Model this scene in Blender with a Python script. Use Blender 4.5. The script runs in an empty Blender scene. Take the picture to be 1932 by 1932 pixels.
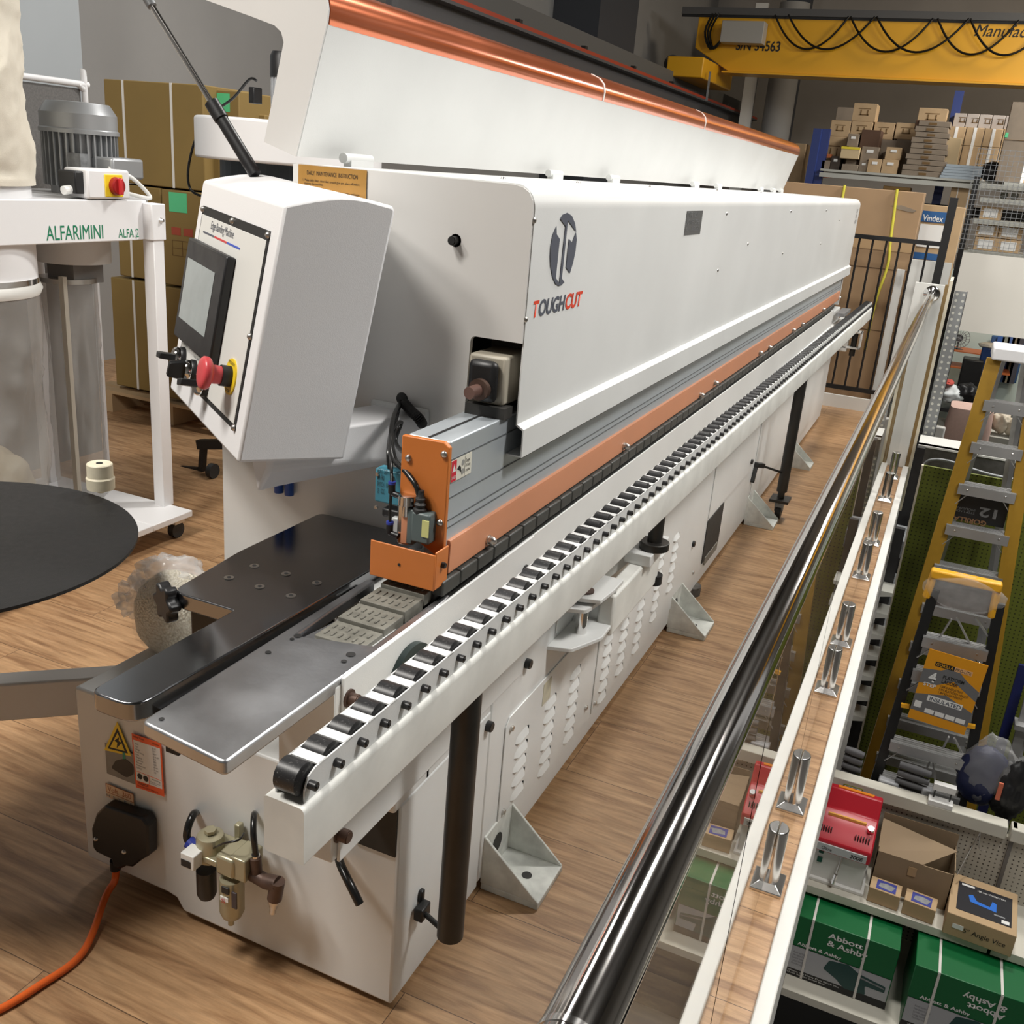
import bpy, math, random
from mathutils import Vector, Matrix
random.seed(7)
scn = bpy.context.scene
COL = scn.collection
V = Vector
# ------------------------------------------------------------------ camera
CAM = V((0.767, -1.40, 1.70)); FPX = 1845.47; CPX = 966.0
RC = ((0.9079721934851981, 0.4113320537609492, 0.07995271981913685),
      (0.20655460437658218, -0.2733359990083508, -0.9394799769324199),
      (-0.36458427183370296, 0.8695362978018263, -0.33314401621008016))
def P(px, py, ax, val):
    """point of the place seen at pixel px,py on the plane ax=val"""
    a, b = (px - CPX) / FPX, (py - CPX) / FPX
    d = V([RC[0][i] * a + RC[1][i] * b + RC[2][i] for i in range(3)])
    k = 'xyz'.index(ax)
    return CAM + d * ((val - CAM[k]) / d[k])
cd = bpy.data.cameras.new('camera'); cam = bpy.data.objects.new('camera', cd); COL.objects.link(cam)
cd.sensor_width = 36; cd.lens = FPX / 1932 * 36; cd.clip_start = 0.02; cd.clip_end = 200
R3 = Matrix(((RC[0][0], -RC[1][0], -RC[2][0]), (RC[0][1], -RC[1][1], -RC[2][1]), (RC[0][2], -RC[1][2], -RC[2][2])))
cam.matrix_world = Matrix.Translation(CAM) @ R3.to_4x4()
scn.camera = cam
scn.view_settings.view_transform = 'Standard'; scn.view_settings.look = 'None'
scn.view_settings.gamma = 1; scn.view_settings.exposure = 0.0
# ------------------------------------------------------------------ light
w = bpy.data.worlds.new('world'); scn.world = w; w.use_nodes = True
w.node_tree.nodes['Background'].inputs[0].default_value = (1.0, 0.985, 0.96, 1)
w.node_tree.nodes['Background'].inputs[1].default_value = 0.44
def area(name, loc, to, size, power, color=(1, .95, .88), sy=None):
    l = bpy.data.lights.new(name, 'AREA'); l.energy = power; l.color = color
    l.shape = 'RECTANGLE'; l.size = size; l.size_y = sy or size
    o = bpy.data.objects.new(name, l); COL.objects.link(o); o.location = loc
    o.rotation_euler = (V(to) - V(loc)).to_track_quat('-Z', 'Y').to_euler()
    return o
area('unseen_overhead_light', (0.7, 4.6, 5.6), (0.2, 1.5, 0), 0.6, 215, (1, .97, .92))
area('unseen_overhead_light', (3.0, 1.4, 5.4), (0.2, 1.0, 0.4), 0.9, 150, (1, .98, .95))
area('unseen_overhead_light', (-1.6, -1.6, 5.0), (-1.6, 1.2, .2), 0.8, 165, (1, .96, .90))
area('unseen_overhead_light', (-2.3, -1.4, 3.9), (-1.0, -.1, 0), 0.5, 60, (1, .95, .88))  # unseen light, added to brighten the left floor
area('unseen_overhead_light', (-2.6, 4.2, 5.2), (-3.4, 3.2, .6), 0.8, 55, (1, .97, .94))  # added for the left wall, no lamp in view there
area('unseen_overhead_light', (3.4, 6.6, 5.2), (2.2, 9.5, -.5), 1.2, 260, (1, .97, .92))  # unseen light, added to lift the white partition board
area('unseen_overhead_light', (3.4, 12.8, 4.6), (2.6, 13.5, -2.7), 1.6, 330, (1, .98, .94))  # added to light the workshop, its source is unseen
area('unseen_overhead_light', (1.9, 0.9, 3.6), (1.5, 3.6, -2.2), 0.6, 45, (1, .96, .9))
area('unseen_overhead_light', (4.5, 14.5, 7.4), (3.2, 18.0, 1.5), 1.6, 260, (1, .84, .64))
# ------------------------------------------------------------------ materials
MATS = {}
def mat(name, col, rough=.5, metal=0, spec=.5, noise=0, nscale=30, bump=0, bscale=200, emit=0, coat=0, alpha=None, dirt=None, stretch=None):
    if name in MATS: return MATS[name]
    m = bpy.data.materials.new(name); m.use_nodes = True; nt = m.node_tree; N = nt.nodes; L = nt.links
    b = N['Principled BSDF']; c = tuple(col) + (1,)
    b.inputs['Base Color'].default_value = c; b.inputs['Roughness'].default_value = rough
    b.inputs['Metallic'].default_value = metal; b.inputs['Specular IOR Level'].default_value = spec
    if coat: b.inputs['Coat Weight'].default_value = coat; b.inputs['Coat Roughness'].default_value = .1
    if noise or bump or dirt or True:
        tc = N.new('ShaderNodeTexCoord')
    src = tc.outputs['Object']
    if stretch:
        mp = N.new('ShaderNodeMapping'); mp.inputs['Scale'].default_value = stretch; L.new(src, mp.inputs[0]); src = mp.outputs[0]
    if noise:
        n = N.new('ShaderNodeTexNoise'); n.inputs['Scale'].default_value = nscale; n.inputs['Detail'].default_value = 6
        L.new(src, n.inputs['Vector'])
        r = N.new('ShaderNodeMapRange'); r.inputs['To Min'].default_value = 1 - noise; r.inputs['To Max'].default_value = 1 + noise
        r.inputs['From Min'].default_value = .25; r.inputs['From Max'].default_value = .75
        L.new(n.outputs['Fac'], r.inputs['Value'])
        mx = N.new('ShaderNodeMix'); mx.data_type = 'RGBA'; mx.blend_type = 'MULTIPLY'; mx.inputs[0].default_value = 1
        mx.inputs[6].default_value = c; L.new(r.outputs[0], mx.inputs[7]); L.new(mx.outputs[2], b.inputs['Base Color'])
        rr = N.new('ShaderNodeMapRange'); rr.inputs['To Min'].default_value = max(0, rough - .4 * noise - .02); rr.inputs['To Max'].default_value = min(1, rough + .4 * noise + .05)
        L.new(n.outputs['Fac'], rr.inputs['Value']); L.new(rr.outputs[0], b.inputs['Roughness'])
    if bump:
        n2 = N.new('ShaderNodeTexNoise'); n2.inputs['Scale'].default_value = bscale; n2.inputs['Detail'].default_value = 3
        L.new(src, n2.inputs['Vector']); bp = N.new('ShaderNodeBump'); bp.inputs['Strength'].default_value = bump
        bp.inputs['Distance'].default_value = .01
        L.new(n2.outputs['Fac'], bp.inputs['Height']); L.new(bp.outputs[0], b.inputs['Normal'])
    if emit:
        b.inputs['Emission Color'].default_value = c; b.inputs['Emission Strength'].default_value = emit
    if alpha is not None: b.inputs['Alpha'].default_value = alpha
    MATS[name] = m; return m
def dots_mat(name, base, dot, pitch, rad, ax=(1, 0, 1), rough=.6):
    m = mat(name, base, rough); nt = m.node_tree; N = nt.nodes; L = nt.links
    tc = N.new('ShaderNodeTexCoord'); cur = tc.outputs['Object']
    for op, val in (('MULTIPLY', (1 / pitch,) * 3), ('FRACTION', None), ('SUBTRACT', (.5, .5, .5)), ('MULTIPLY', ax), ('LENGTH', None)):
        v = N.new('ShaderNodeVectorMath'); v.operation = op; L.new(cur, v.inputs[0])
        if val: v.inputs[1].default_value = val
        cur = v.outputs['Value'] if op == 'LENGTH' else v.outputs[0]
    lt = N.new('ShaderNodeMath'); lt.operation = 'LESS_THAN'; lt.inputs[1].default_value = rad / pitch; L.new(cur, lt.inputs[0])
    mx = N.new('ShaderNodeMix'); mx.data_type = 'RGBA'; mx.inputs[6].default_value = tuple(base) + (1,); mx.inputs[7].default_value = tuple(dot) + (1,)
    L.new(lt.outputs[0], mx.inputs[0]); L.new(mx.outputs[2], N['Principled BSDF'].inputs['Base Color']); return m
M_white = mat('white_paint', (.72, .73, .72), .38, noise=.05, nscale=3, bump=.04, bscale=420)
M_box = mat('box_white_paint', (.80, .80, .81), .42, bump=.06, bscale=500)
M_grey = mat('end_plate_paint', (.66, .65, .63), .45, noise=.05, nscale=2.5)
M_worn = mat('worn_white_paint', (.74, .74, .70), .45, noise=.12, nscale=9)
M_bracket = mat('scuffed_white_paint', (.66, .67, .63), .5, noise=.2, nscale=25)
M_black = mat('black_plastic', (.012, .012, .013), .4, noise=.2, nscale=20)
M_rub = mat('black_rubber', (.02, .02, .02), .55, noise=.3, nscale=60, bump=.2)
M_dark = mat('cavity_shade_and_dark_paint', (.03, .028, .025), .7, noise=.2)  # near-black colour paints the shade inside openings and slots; also used on dark parts
M_pipe = mat('dark_steel_pipe', (.045, .042, .038), .38, metal=.6, noise=.3, nscale=6)
M_chrome = mat('chrome', (.78, .77, .76), .1, metal=1, noise=.04, nscale=4)
M_satin = mat('satin_stainless', (.74, .72, .70), .24, metal=1, noise=.05, nscale=9)
M_rail = mat('polished_stainless', (.60, .58, .56), .075, metal=1, noise=.06, nscale=12, stretch=(8, .15, 8))
M_steel = mat('ground_steel', (.50, .51, .53), .34, metal=1, noise=.22, nscale=7, bump=.05, bscale=90)
M_steel2 = mat('polished_dark_steel', (.30, .305, .32), .13, metal=1, noise=.12, nscale=5)
M_alu = mat('anodised_aluminium', (.58, .63, .67), .36, metal=.5, noise=.05, nscale=6)
M_gal = mat('galvanised_steel', (.27, .28, .29), .5, metal=.5, noise=.35, nscale=40)
M_or = mat('orange_paint', (.60, .18, .035), .42, noise=.12, nscale=4)
M_or2 = mat('salmon_orange_paint', (.62, .265, .14), .45, noise=.06, nscale=5)
M_cop = mat('copper_orange_metallic', (.62, .16, .06), .2, metal=.75, noise=.06, nscale=3, coat=.3)
def speckle(name, base, dot, scale, thr, rough):
    m = mat(name, base, rough); nt = m.node_tree; N = nt.nodes; L = nt.links
    tc = N.new('ShaderNodeTexCoord'); n = N.new('ShaderNodeTexNoise'); n.inputs['Scale'].default_value = scale; n.inputs['Detail'].default_value = 8; n.inputs['Roughness'].default_value = .75
    L.new(tc.outputs['Object'], n.inputs['Vector']); r = N.new('ShaderNodeMapRange'); r.inputs['From Min'].default_value = thr; r.inputs['From Max'].default_value = thr + .08; L.new(n.outputs['Fac'], r.inputs['Value'])
    mx = N.new('ShaderNodeMix'); mx.data_type = 'RGBA'; mx.inputs[6].default_value = tuple(base) + (1,); mx.inputs[7].default_value = tuple(dot) + (1,)
    L.new(r.outputs[0], mx.inputs[0]); L.new(mx.outputs[2], N['Principled BSDF'].inputs['Base Color']); return m
M_roll = speckle('dusty_roller_rubber', (.018, .018, .019), (.30, .29, .28), 260, .60, .38)
M_pad = mat('grey_rubber_pad', (.17, .165, .14), .6, noise=.25, nscale=50)
M_padd = mat('dark_pad', (.04, .042, .038), .45, noise=.2, nscale=50)
M_bolt = mat('black_bolt_steel', (.03, .03, .03), .4, metal=.5)
M_brown = mat('brown_oxide_steel', (.10, .06, .045), .5, metal=.4, noise=.3)
M_screw = mat('zinc_screw', (.6, .58, .55), .3, metal=1)
M_red = mat('red_plastic', (.55, .03, .035), .35)
M_pink = mat('mushroom_red', (.62, .07, .08), .32)
M_yel = mat('yellow_plastic', (.85, .6, .02), .4)
M_lcd = mat('unlit_screen', (.30, .34, .34), .22, noise=.12, nscale=12)
M_panelw = mat('panel_white', (.70, .70, .67), .4)
M_brass = mat('brass_plate', (.50, .27, .07), .35, metal=.35, noise=.06)
M_sgrey = mat('logo_grey', (.09, .10, .13), .5)
M_sred = mat('logo_red', (.75, .06, .02), .5)
M_blk = mat('black_print', (.015, .015, .015), .6)
M_label = mat('label_white', (.78, .78, .76), .5)
M_orl = mat('label_orange', (.85, .12, .03), .5)
M_cream = mat('label_cream', (.75, .55, .36), .5)
M_frl = mat('champagne_metal', (.42, .39, .27), .35, metal=.5)
M_blue = mat('switch_blue', (.05, .22, .30), .4, noise=.1)
M_bgrey = mat('switch_grey_green', (.10, .13, .13), .4)
M_hose = mat('black_hose', (.01, .01, .01), .25)
M_cable = mat('orange_cable', (.75, .13, .02), .3)
# ------------------------------------------------------------------ mesh builder
ORG = {}
class MB:
    def __init__(s, M=None): s.v = []; s.f = []; s.M = M
    def add(s, vs, fs):
        k = len(s.v)
        for p in vs:
            p = V(p); s.v.append(s.M @ p if s.M else p)
        for f in fs: s.f.append([i + k for i in f])
        return s
    def box(s, x0, x1, y0, y1, z0, z1):
        vs = [(x, y, z) for x in (x0, x1) for y in (y0, y1) for z in (z0, z1)]
        return s.add(vs, [(0, 1, 3, 2), (4, 6, 7, 5), (0, 4, 5, 1), (2, 3, 7, 6), (0, 2, 6, 4), (1, 5, 7, 3)])
    def bar(s, p0, p1, wx, wz, up=(0, 0, 1)):
        p0, p1 = V(p0), V(p1); d = (p1 - p0).normalized(); u = V(up)
        a = d.cross(u)
        if a.length < 1e-4: a = d.cross(V((0, 1, 0)))
        a.normalize(); b = a.cross(d).normalized(); vs = []
        for p in (p0, p1):
            for sx, sz in ((-1, -1), (1, -1), (1, 1), (-1, 1)): vs.append(p + a * sx * wx / 2 + b * sz * wz / 2)
        return s.add(vs, [(0, 1, 2, 3), (7, 6, 5, 4), (0, 4, 5, 1), (1, 5, 6, 2), (2, 6, 7, 3), (3, 7, 4, 0)])
    def prism(s, pts, axis, a, b):
        """pts: 2d polygon in the two other axes (in xyz order), extruded along axis from a to b"""
        k = 'xyz'.index(axis); n = len(pts); vs = []
        for t in (a, b):
            for p in pts: q = list(p); q.insert(k, t); vs.append(q)
        fs = [list(range(n)), list(range(2 * n - 1, n - 1, -1))]
        for i in range(n): j = (i + 1) % n; fs.append((i, i + n, j + n, j))
        return s.add(vs, fs)
    def ring(s, p0, p1, r0, r1=None, n=16, caps=True):
        return s.lathe(p0, p1, [(0, r0), (1, r0 if r1 is None else r1)], n, caps)
    cyl = ring
    def lathe(s, p0, p1, prof, n=20, caps=True):
        p0, p1 = V(p0), V(p1); ax = p1 - p0; d = ax.normalized()
        a = d.orthogonal().normalized(); b = d.cross(a); vs = []; fs = []
        for t, r in prof:
            c = p0 + ax * t
            for i in range(n):
                an = 2 * math.pi * i / n; vs.append(c + (a * math.cos(an) + b * math.sin(an)) * r)
        m = len(prof)
        for j in range(m - 1):
            for i in range(n):
                k = (i + 1) % n; fs.append((j * n + i, j * n + k, (j + 1) * n + k, (j + 1) * n + i))
        if caps: fs += [list(range(n - 1, -1, -1)), list(range((m - 1) * n, m * n))]
        return s.add(vs, fs)
    def tube(s, pts, r, n=10, sm=4):
        pts = [V(p) for p in pts]
        if sm > 1 and len(pts) > 2: pts = spline(pts, sm)
        vs = []; fs = []; a = None; m = len(pts)
        for i, p in enumerate(pts):
            d = (pts[min(i + 1, m - 1)] - pts[max(i - 1, 0)]).normalized()
            a = d.orthogonal().normalized() if a is None else (a - d * a.dot(d)).normalized()
            b = d.cross(a)
            for k in range(n):
                an = 2 * math.pi * k / n; vs.append(p + (a * math.cos(an) + b * math.sin(an)) * r)
        for i in range(m - 1):
            for k in range(n):
                q = (k + 1) % n; fs.append((i * n + k, i * n + q, (i + 1) * n + q, (i + 1) * n + k))
        fs += [list(range(n - 1, -1, -1)), list(range((m - 1) * n, m * n))]
        return s.add(vs, fs)
    def quad(s, a, b, c, d): return s.add([a, b, c, d], [(0, 1, 2, 3)])
    def slab(s, pts, off):
        """planar polygon pts (3d) thickened by vector off"""
        n = len(pts); off = V(off); vs = [V(p) for p in pts] + [V(p) + off for p in pts]
        fs = [list(range(n - 1, -1, -1)), list(range(n, 2 * n))]
        for i in range(n): j = (i + 1) % n; fs.append((i, j, j + n, i + n))
        return s.add(vs, fs)
    def build(s, name, m, parent=None, bev=0, smooth=None, label=None, cat=None, group=None, kind=None, origin=None):
        if parent is not None: o0 = ORG[parent.name]
        elif origin is not None: o0 = V(origin)
        else:
            xs = [p.x for p in s.v]; ys = [p.y for p in s.v]; zs = [p.z for p in s.v]
            o0 = V(((min(xs) + max(xs)) / 2, (min(ys) + max(ys)) / 2, min(zs)))
        me = bpy.data.meshes.new(name); me.from_pydata([p - o0 for p in s.v], [], s.f)
        me.materials.append(m)
        import bmesh
        bm = bmesh.new(); bm.from_mesh(me); bmesh.ops.recalc_face_normals(bm, faces=bm.faces); bm.to_mesh(me); bm.free()
        if smooth is not None:
            me.shade_smooth()
            try: me.set_sharp_from_angle(angle=math.radians(smooth))
            except Exception: pass
        o = bpy.data.objects.new(name, me); COL.objects.link(o)
        if parent is not None: o.parent = parent
        else: o.location = o0
        ORG[o.name] = o0
        if bev:
            b = o.modifiers.new('bevel', 'BEVEL'); b.width = bev; b.segments = 2; b.limit_method = 'ANGLE'; b.angle_limit = math.radians(40)
            me.shade_smooth()
            try: me.set_sharp_from_angle(angle=math.radians(35))
            except Exception: pass
        return tag(o, label, cat, group, kind)
def tag(o, label=None, cat=None, group=None, kind=None):
    for k, v in (('label', label), ('category', cat), ('group', group), ('kind', kind)):
        if v: o[k] = v
    return o
def spline(pts, sm):
    out = []; n = len(pts)
    for i in range(n - 1):
        p0, p1, p2, p3 = pts[max(i - 1, 0)], pts[i], pts[i + 1], pts[min(i + 2, n - 1)]
        for k in range(sm):
            t = k / sm
            out.append(0.5 * ((2 * p1) + (p2 - p0) * t + (2 * p0 - 5 * p1 + 4 * p2 - p3) * t * t + (3 * p1 - p0 - 3 * p2 + p3) * t ** 3))
    out.append(pts[-1]); return out
def empty(name, loc, label, cat, group=None):
    o = bpy.data.objects.new(name, None); COL.objects.link(o); o.location = loc; o.empty_display_size = .1
    ORG[o.name] = V(loc); return tag(o, label, cat, group)
def copy_tree(o, parent=None):
    c = o.copy(); COL.objects.link(c)
    if parent is not None: c.parent = parent
    ORG[c.name] = ORG[o.name].copy()
    for ch in list(o.children): copy_tree(ch, c)
    return c
def frame(o, u, v, n=None):
    u = V(u).normalized(); v = V(v); v = (v - u * v.dot(u)).normalized(); n = u.cross(v)
    m = Matrix((u, v, n)).transposed().to_4x4(); m.translation = V(o); return m
def text(s, o, u, v, h, m, parent, width=None, name='lettering', thick=.0006, shear=0, spacing=1, center=False, kind=None, bold=0, lines=1.0):
    """flat lettering: o = lower-left corner, u = reading direction, v = up"""
    c = bpy.data.curves.new(name, 'FONT'); c.body = s; c.size = 1; c.extrude = 0; c.shear = shear; c.space_character = spacing; c.offset = bold; c.space_line = lines
    t = bpy.data.objects.new(name, c); COL.objects.link(t)
    dg = bpy.context.evaluated_depsgraph_get(); me = bpy.data.meshes.new_from_object(t.evaluated_get(dg)); COL.objects.unlink(t); bpy.data.objects.remove(t)
    xs = [p.co.x for p in me.vertices]; ys = [p.co.y for p in me.vertices]
    x0, x1, y0, y1 = min(xs), max(xs), min(ys), max(ys)
    sy = h / (y1 - y0); sx = width / (x1 - x0) if width else sy
    F = frame(o, u, v); org = ORG[parent.name]
    for p in me.vertices: p.co = F @ V(((p.co.x - x0) * sx, (p.co.y - y0) * sy, thick)) - org
    me.materials.clear(); me.materials.append(m); me.name = name
    ob = bpy.data.objects.new(name, me); COL.objects.link(ob); ob.parent = parent; ORG[ob.name] = org
    return ob
def decal(pts, off, name, m, parent, F=None, label=None):
    b = MB(F); n = len(pts)
    b.slab([(p[0], p[1], 0) for p in pts], (0, 0, off)); return b.build(name, m, parent, label=label)
# ================================================================== EDGE BANDING MACHINE
mc = empty('edge_banding_machine', (-.4, 3.2, 0), 'long white edge banding machine with raised hood and orange trim on the wooden floor', 'machine')
L_end = 6.55
body = MB().prism([(-.847, .055), (-.60, .055), (-.575, .05), (-.555, .02), (0, .02), (0, .52), (-.847, .52)], 'y', 0, .41)
body.box(-.30, -.002, .10, .41, .51, .872); body.box(-.10, -.002, -.02, .12, .51, .86)
body.box(-.758, -.0005, .4105, L_end, .03, .885)
body = body.build('cabinet', M_white, mc, bev=.006)
# front face is a slightly darker beige grey sheet
# overhanging side box at the front right
MB().box(-.112, 0, -.235, .0, .55, .893).build('side_box', M_white, mc, bev=.004)
MB().box(-.1, -.001, -.2365, -.235, .57, .88).build('box_face', M_white, mc)
MB().box(-.10, -.004, -.006, -.001, .40, .55).build('opening', M_dark, mc)
# upper thin side apron under the pads
MB().box(.0, .006, -.22, .56, .545, .905).build('side_apron', M_white, mc, bev=.002)
MB().box(.0, .003, .56, 6.12, .79, .905).build('side_apron', M_white, mc, bev=.001)
MB().box(-.004, .012, .56, 6.05, .775, .79).build('apron_fold', M_white, mc, bev=.003)
# corner post highlight
# black round access discs / bolts on apron
def bolt(x, y, z, r=.011, l=.014, m=M_bolt, parent=mc, ax=(1, 0, 0), name='bolt', washer=0):
    a = V(ax); b = MB()
    if washer: b.cyl(V((x, y, z)), V((x, y, z)) + a * .003, washer, n=14)
    b.cyl(V((x, y, z)), V((x, y, z)) + a * l, r, n=12)
    b.cyl(V((x, y, z)) + a * l * .7, V((x, y, z)) + a * (l + .002), r * .85, n=12)
    return b.build(name, m, parent, smooth=40)
bolt(.006, -.205, .862, .011, .018, M_brown, washer=.016)
bolt(.006, .195, .822, .017, .02, M_bolt, washer=.02)
bolt(.006, .519, .826, .017, .02, M_bolt, washer=.02)
bolt(-.113, -.20, .80, .011, .02, M_brown, ax=(-1, 0, 0)); bolt(0, -.215, .60, .012, .02, M_brown, washer=.016)
b = MB(); b.cyl((.006, -.01, .80), (.018, -.01, .80), .075, n=40); b.build('adjusting_dial', mat('dark_green_dial', (.015, .03, .028), .4), mc, smooth=40)
text('5  2 0 0  S P E E D', (.019, -.06, .825), (0, 1, 0), (0, 0, 1), .014, M_screw, mc, width=.10)
# ---- side doors, panels, louvres (face x=0)
def side_panel(y0, y1, z0, z1, name='service_panel', m=M_white, cut=.02):
    p = [(y0 + cut, z1), (y1 - cut, z1), (y1, z1 - cut), (y1, z0), (y0, z0), (y0, z1 - cut)]
    return MB().prism(p, 'x', .0, .0035).build(name, m, mc, bev=.001)
sp1 = side_panel(.50, 1.17, .10, .445)
sp2 = side_panel(1.20, 2.48, .10, .62)
side_panel(.79, 1.15, .555, .70, cut=.002)
side_panel(2.62, 3.55, .33, .62)
side_panel(3.66, 5.0, .12, .62)
side_panel(5.1, 6.2, .12, .62)
def louvres(y, z, n, par):
    b = MB()
    for i in range(n):
        zz = z - i * .042
        k = 6; vs = []; 
        for j in range(k + 1):
            t = j / k; yy = y + t * .085; h = .007 * min(1, min(t, 1 - t) * 6); dzz = .007 * (1 - min(1, min(t, 1 - t) * 6))
            vs += [(.0035, yy, zz + .024 - dzz), (.0035 + h, yy, zz + .003 + dzz * .3), (.0035, yy, zz + dzz * .3)]
        fs = []
        for j in range(k):
            q = 3 * j; fs += [(q, q + 3, q + 4, q + 1), (q + 1, q + 4, q + 5, q + 2)]
        fs += [(0, 1, 2), (3 * k, 3 * k + 2, 3 * k + 1)]
        b.add(vs, fs)
    return b.build('louvre_column', M_white, par, smooth=50)
for y, z, n in ((.57, .335, 5), (.76, .335, 6), (.95, .335, 6)): louvres(y, z, n, sp1)
for y, z, n in ((1.25, .40, 8), (1.42, .42, 8), (1.60, .42, 8), (1.80, .42, 7), (2.0, .42, 6)): louvres(y, z, n, sp2)
MB().box(.0035, .0045, .735, .79, .365, .43).build('window_sticker', mat('aged_cream', (.50, .47, .36), .5, noise=.2), sp1)
for y, z in ((.53, .41), (.525, .17), (1.13, .41), (1.13, .16)): bolt(.0035, y, z, .008, .005, M_screw, sp1, name='screw')
for y, z in ((1.23, .585), (1.22, .13), (2.45, .14), (2.45, .58)): bolt(.0035, y, z, .008, .005, M_screw, sp2, name='screw')
for y, z in ((.30, .615), (.60, .555), (1.145, .47), (2.36, .30), (3.5, .38), (4.75, .45), (6.3, .74), (.39, .49)):
    bolt(.0, y, z, .013, .012, M_bolt, name='latch')
MB().box(.0, .004, 2.62, 2.93, .12, .32).build('opening', M_dark, mc)
MB().box(.002, .008, 2.66, 2.9, .10, .135).build('dust_tray', mat('dusty_grey', (.2, .18, .15), .8, noise=.5, nscale=60), mc)
# ---- floor brackets
def bracket(y, w=.165, x1=.155, zt=.155):
    r = MB(); t = .008
    r.box(0, x1, y, y + w, .0, .018)
    r.prism([(0, .018), (x1, .018), (0, zt)], 'y', y, y + t)
    r.prism([(0, .018), (x1, .018), (0, zt)], 'y', y + w - t, y + w)
    r.box(-.002, .004, y, y + w, .018, zt)
    o = r.build('floor_bracket', M_bracket, mc, bev=.002)
    MB().cyl((.09, y + w * .5, .0185), (.09, y + w * .5, .0195), .013, n=14).build('bolt_hole', M_dark, o)
    MB().cyl((.004, y + w * .45, .09), (.006, y + w * .45, .09), .027, n=20).build('slot_hole', M_dark, o)
for y in (.43, 2.12, 3.62, 4.95): bracket(y)
MB().cyl((-.02, 2.55, 0), (-.02, 2.55, .04), .05, n=16).build('dust_outlet', mat('dusty_hose', (.10, .09, .08), .8, noise=.5, nscale=50), mc)
MB().box(-.1, -.02, 3.3, 3.45, 0, .03).build('levelling_foot', M_bracket, mc)
for x, y in ((-.75, .3), (-.06, .3), (-.75, 6.2), (-.06, 6.2), (-.75, 3.2)): MB().cyl((x, y, 0), (x, y, .06), .03, n=14).build('levelling_foot', M_bolt, mc)
# ---- table plates (steel)
def rpoly(pts, rad, k=4):
    out = []; n = len(pts)
    for i in range(n):
        p, a, b = V(pts[i]), V(pts[i - 1]), V(pts[(i + 1) % n]); r = rad[i] if isinstance(rad, (list, tuple)) else rad
        if r <= 0: out.append(tuple(p)); continue
        d1 = (a - p).normalized() * r; d2 = (b - p).normalized() * r
        for j in range(k + 1):
            t = j / k; out.append(tuple((p + d1) * (1 - t) ** 2 + p * 2 * t * (1 - t) + (p + d2) * t * t))
    return out
zt = .903
lp = MB().prism(rpoly([(-.296, -.452), (-.205, -.452), (-.196, .19), (-.196, .40), (-.47, .40), (-.47, .11), (-.445, -.115), (-.30, -.115)], [.02, .035, 0, 0, .02, .02, .03, .008]), 'z', zt - .032, zt)
lp = lp.build('infeed_plate', M_steel2, mc, bev=.003, label='narrow polished dark steel infeed plate with countersunk screws')
for px, py in ((432, 1090), (480, 1068), (540, 1083), (598, 1100), (549, 1124), (490, 1107)):
    q = P(px, py, 'z', zt + .0005); MB().cyl(q, q + V((0, 0, .0012)), .0095, n=16).build('screw', M_screw, lp, smooth=30); MB().cyl(q, q + V((0, 0, .0018)), .0045, n=6).build('screw_socket', M_blk, lp)
rp = MB().prism(rpoly([(-.172, -.475), (-.004, -.495), (.002, .10), (-.005, .165), (-.018, .165), (-.018, -.095), (-.150, -.135), (-.160, .14), (-.178, .14)], [.012, .012, 0, 0, 0, 0, 0, 0, 0]), 'z', zt - .024, zt)
rp = rp.build('infeed_plate', M_steel, mc, bev=.004, label='wide ground steel infeed plate with a scratched surface')
for px, py, r in ((305, 1357, .004), (506, 1231, .005), (562, 1200, .007), (551, 1206, .004), (662, 1235, .008), (649, 1248, .005)):
    q = P(px, py, 'z', zt + .0003); MB().cyl(q, q + V((0, 0, .001)), r, n=14).build('screw_hole', M_blk, rp)
MB().box(-.15, -.02, -.13, .19, .86, .872).build('recess_floor', M_dark, mc)
MB().prism([(-.148, -.13), (-.07, -.135), (-.05, -.115), (-.072, -.03), (-.135, -.03)], 'z', .88, .893).build('chain_cover', M_steel, mc, bev=.002)
MB().box(-.2, -.175, -.40, .16, .80, .872).build('gap_channel', M_dark, mc)
MB().box(-.30, -.17, .02, .12, .60, .87).build('plate_support', M_white, mc, bev=.003)
MB().box(-.12, -.112, -.2, 0, .6, .87).build('support_web', M_white, mc)
MB().box(-.44, -.25, .15, .41, .80, .872).build('table_support', M_white, mc)
# conveyor pads
padp = MB()
def pad(y, m, x0=-.125, x1=-.002, z=.942, h=.03, L=.073, nm='chain_pad'):
    b = MB().box(x0, x1, y, y + L, z - h, z)
    return b
y0 = .128; n_pad = 78
pb = pad(y0, M_padd).build('chain_pad', M_padd, mc, bev=.0035)
for i in range(1, n_pad):
    c = pb.copy(); COL.objects.link(c); c.location = (0, i * .0768, 0)
MB().box(-.11, -.02, .13, 6.1, .88, .912).build('chain_rail', M_dark, mc)
for i in range(4):
    y = -.115 + i * .0725; b = MB()
    b.box(-.125, -.028, y, y + .069, .878 + i * .006, .902 + i * .006)
    for r in range(2):
        for k in range(6): b.box(-.115 + k * .0145, -.111 + k * .0145, y + .012 + r * .026, y + .028 + r * .026, .902 + i * .006, .9045 + i * .006)
    b.build('chain_pad', M_pad, mc, bev=.0015, label='light grey ribbed chain pad at the infeed')
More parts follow.
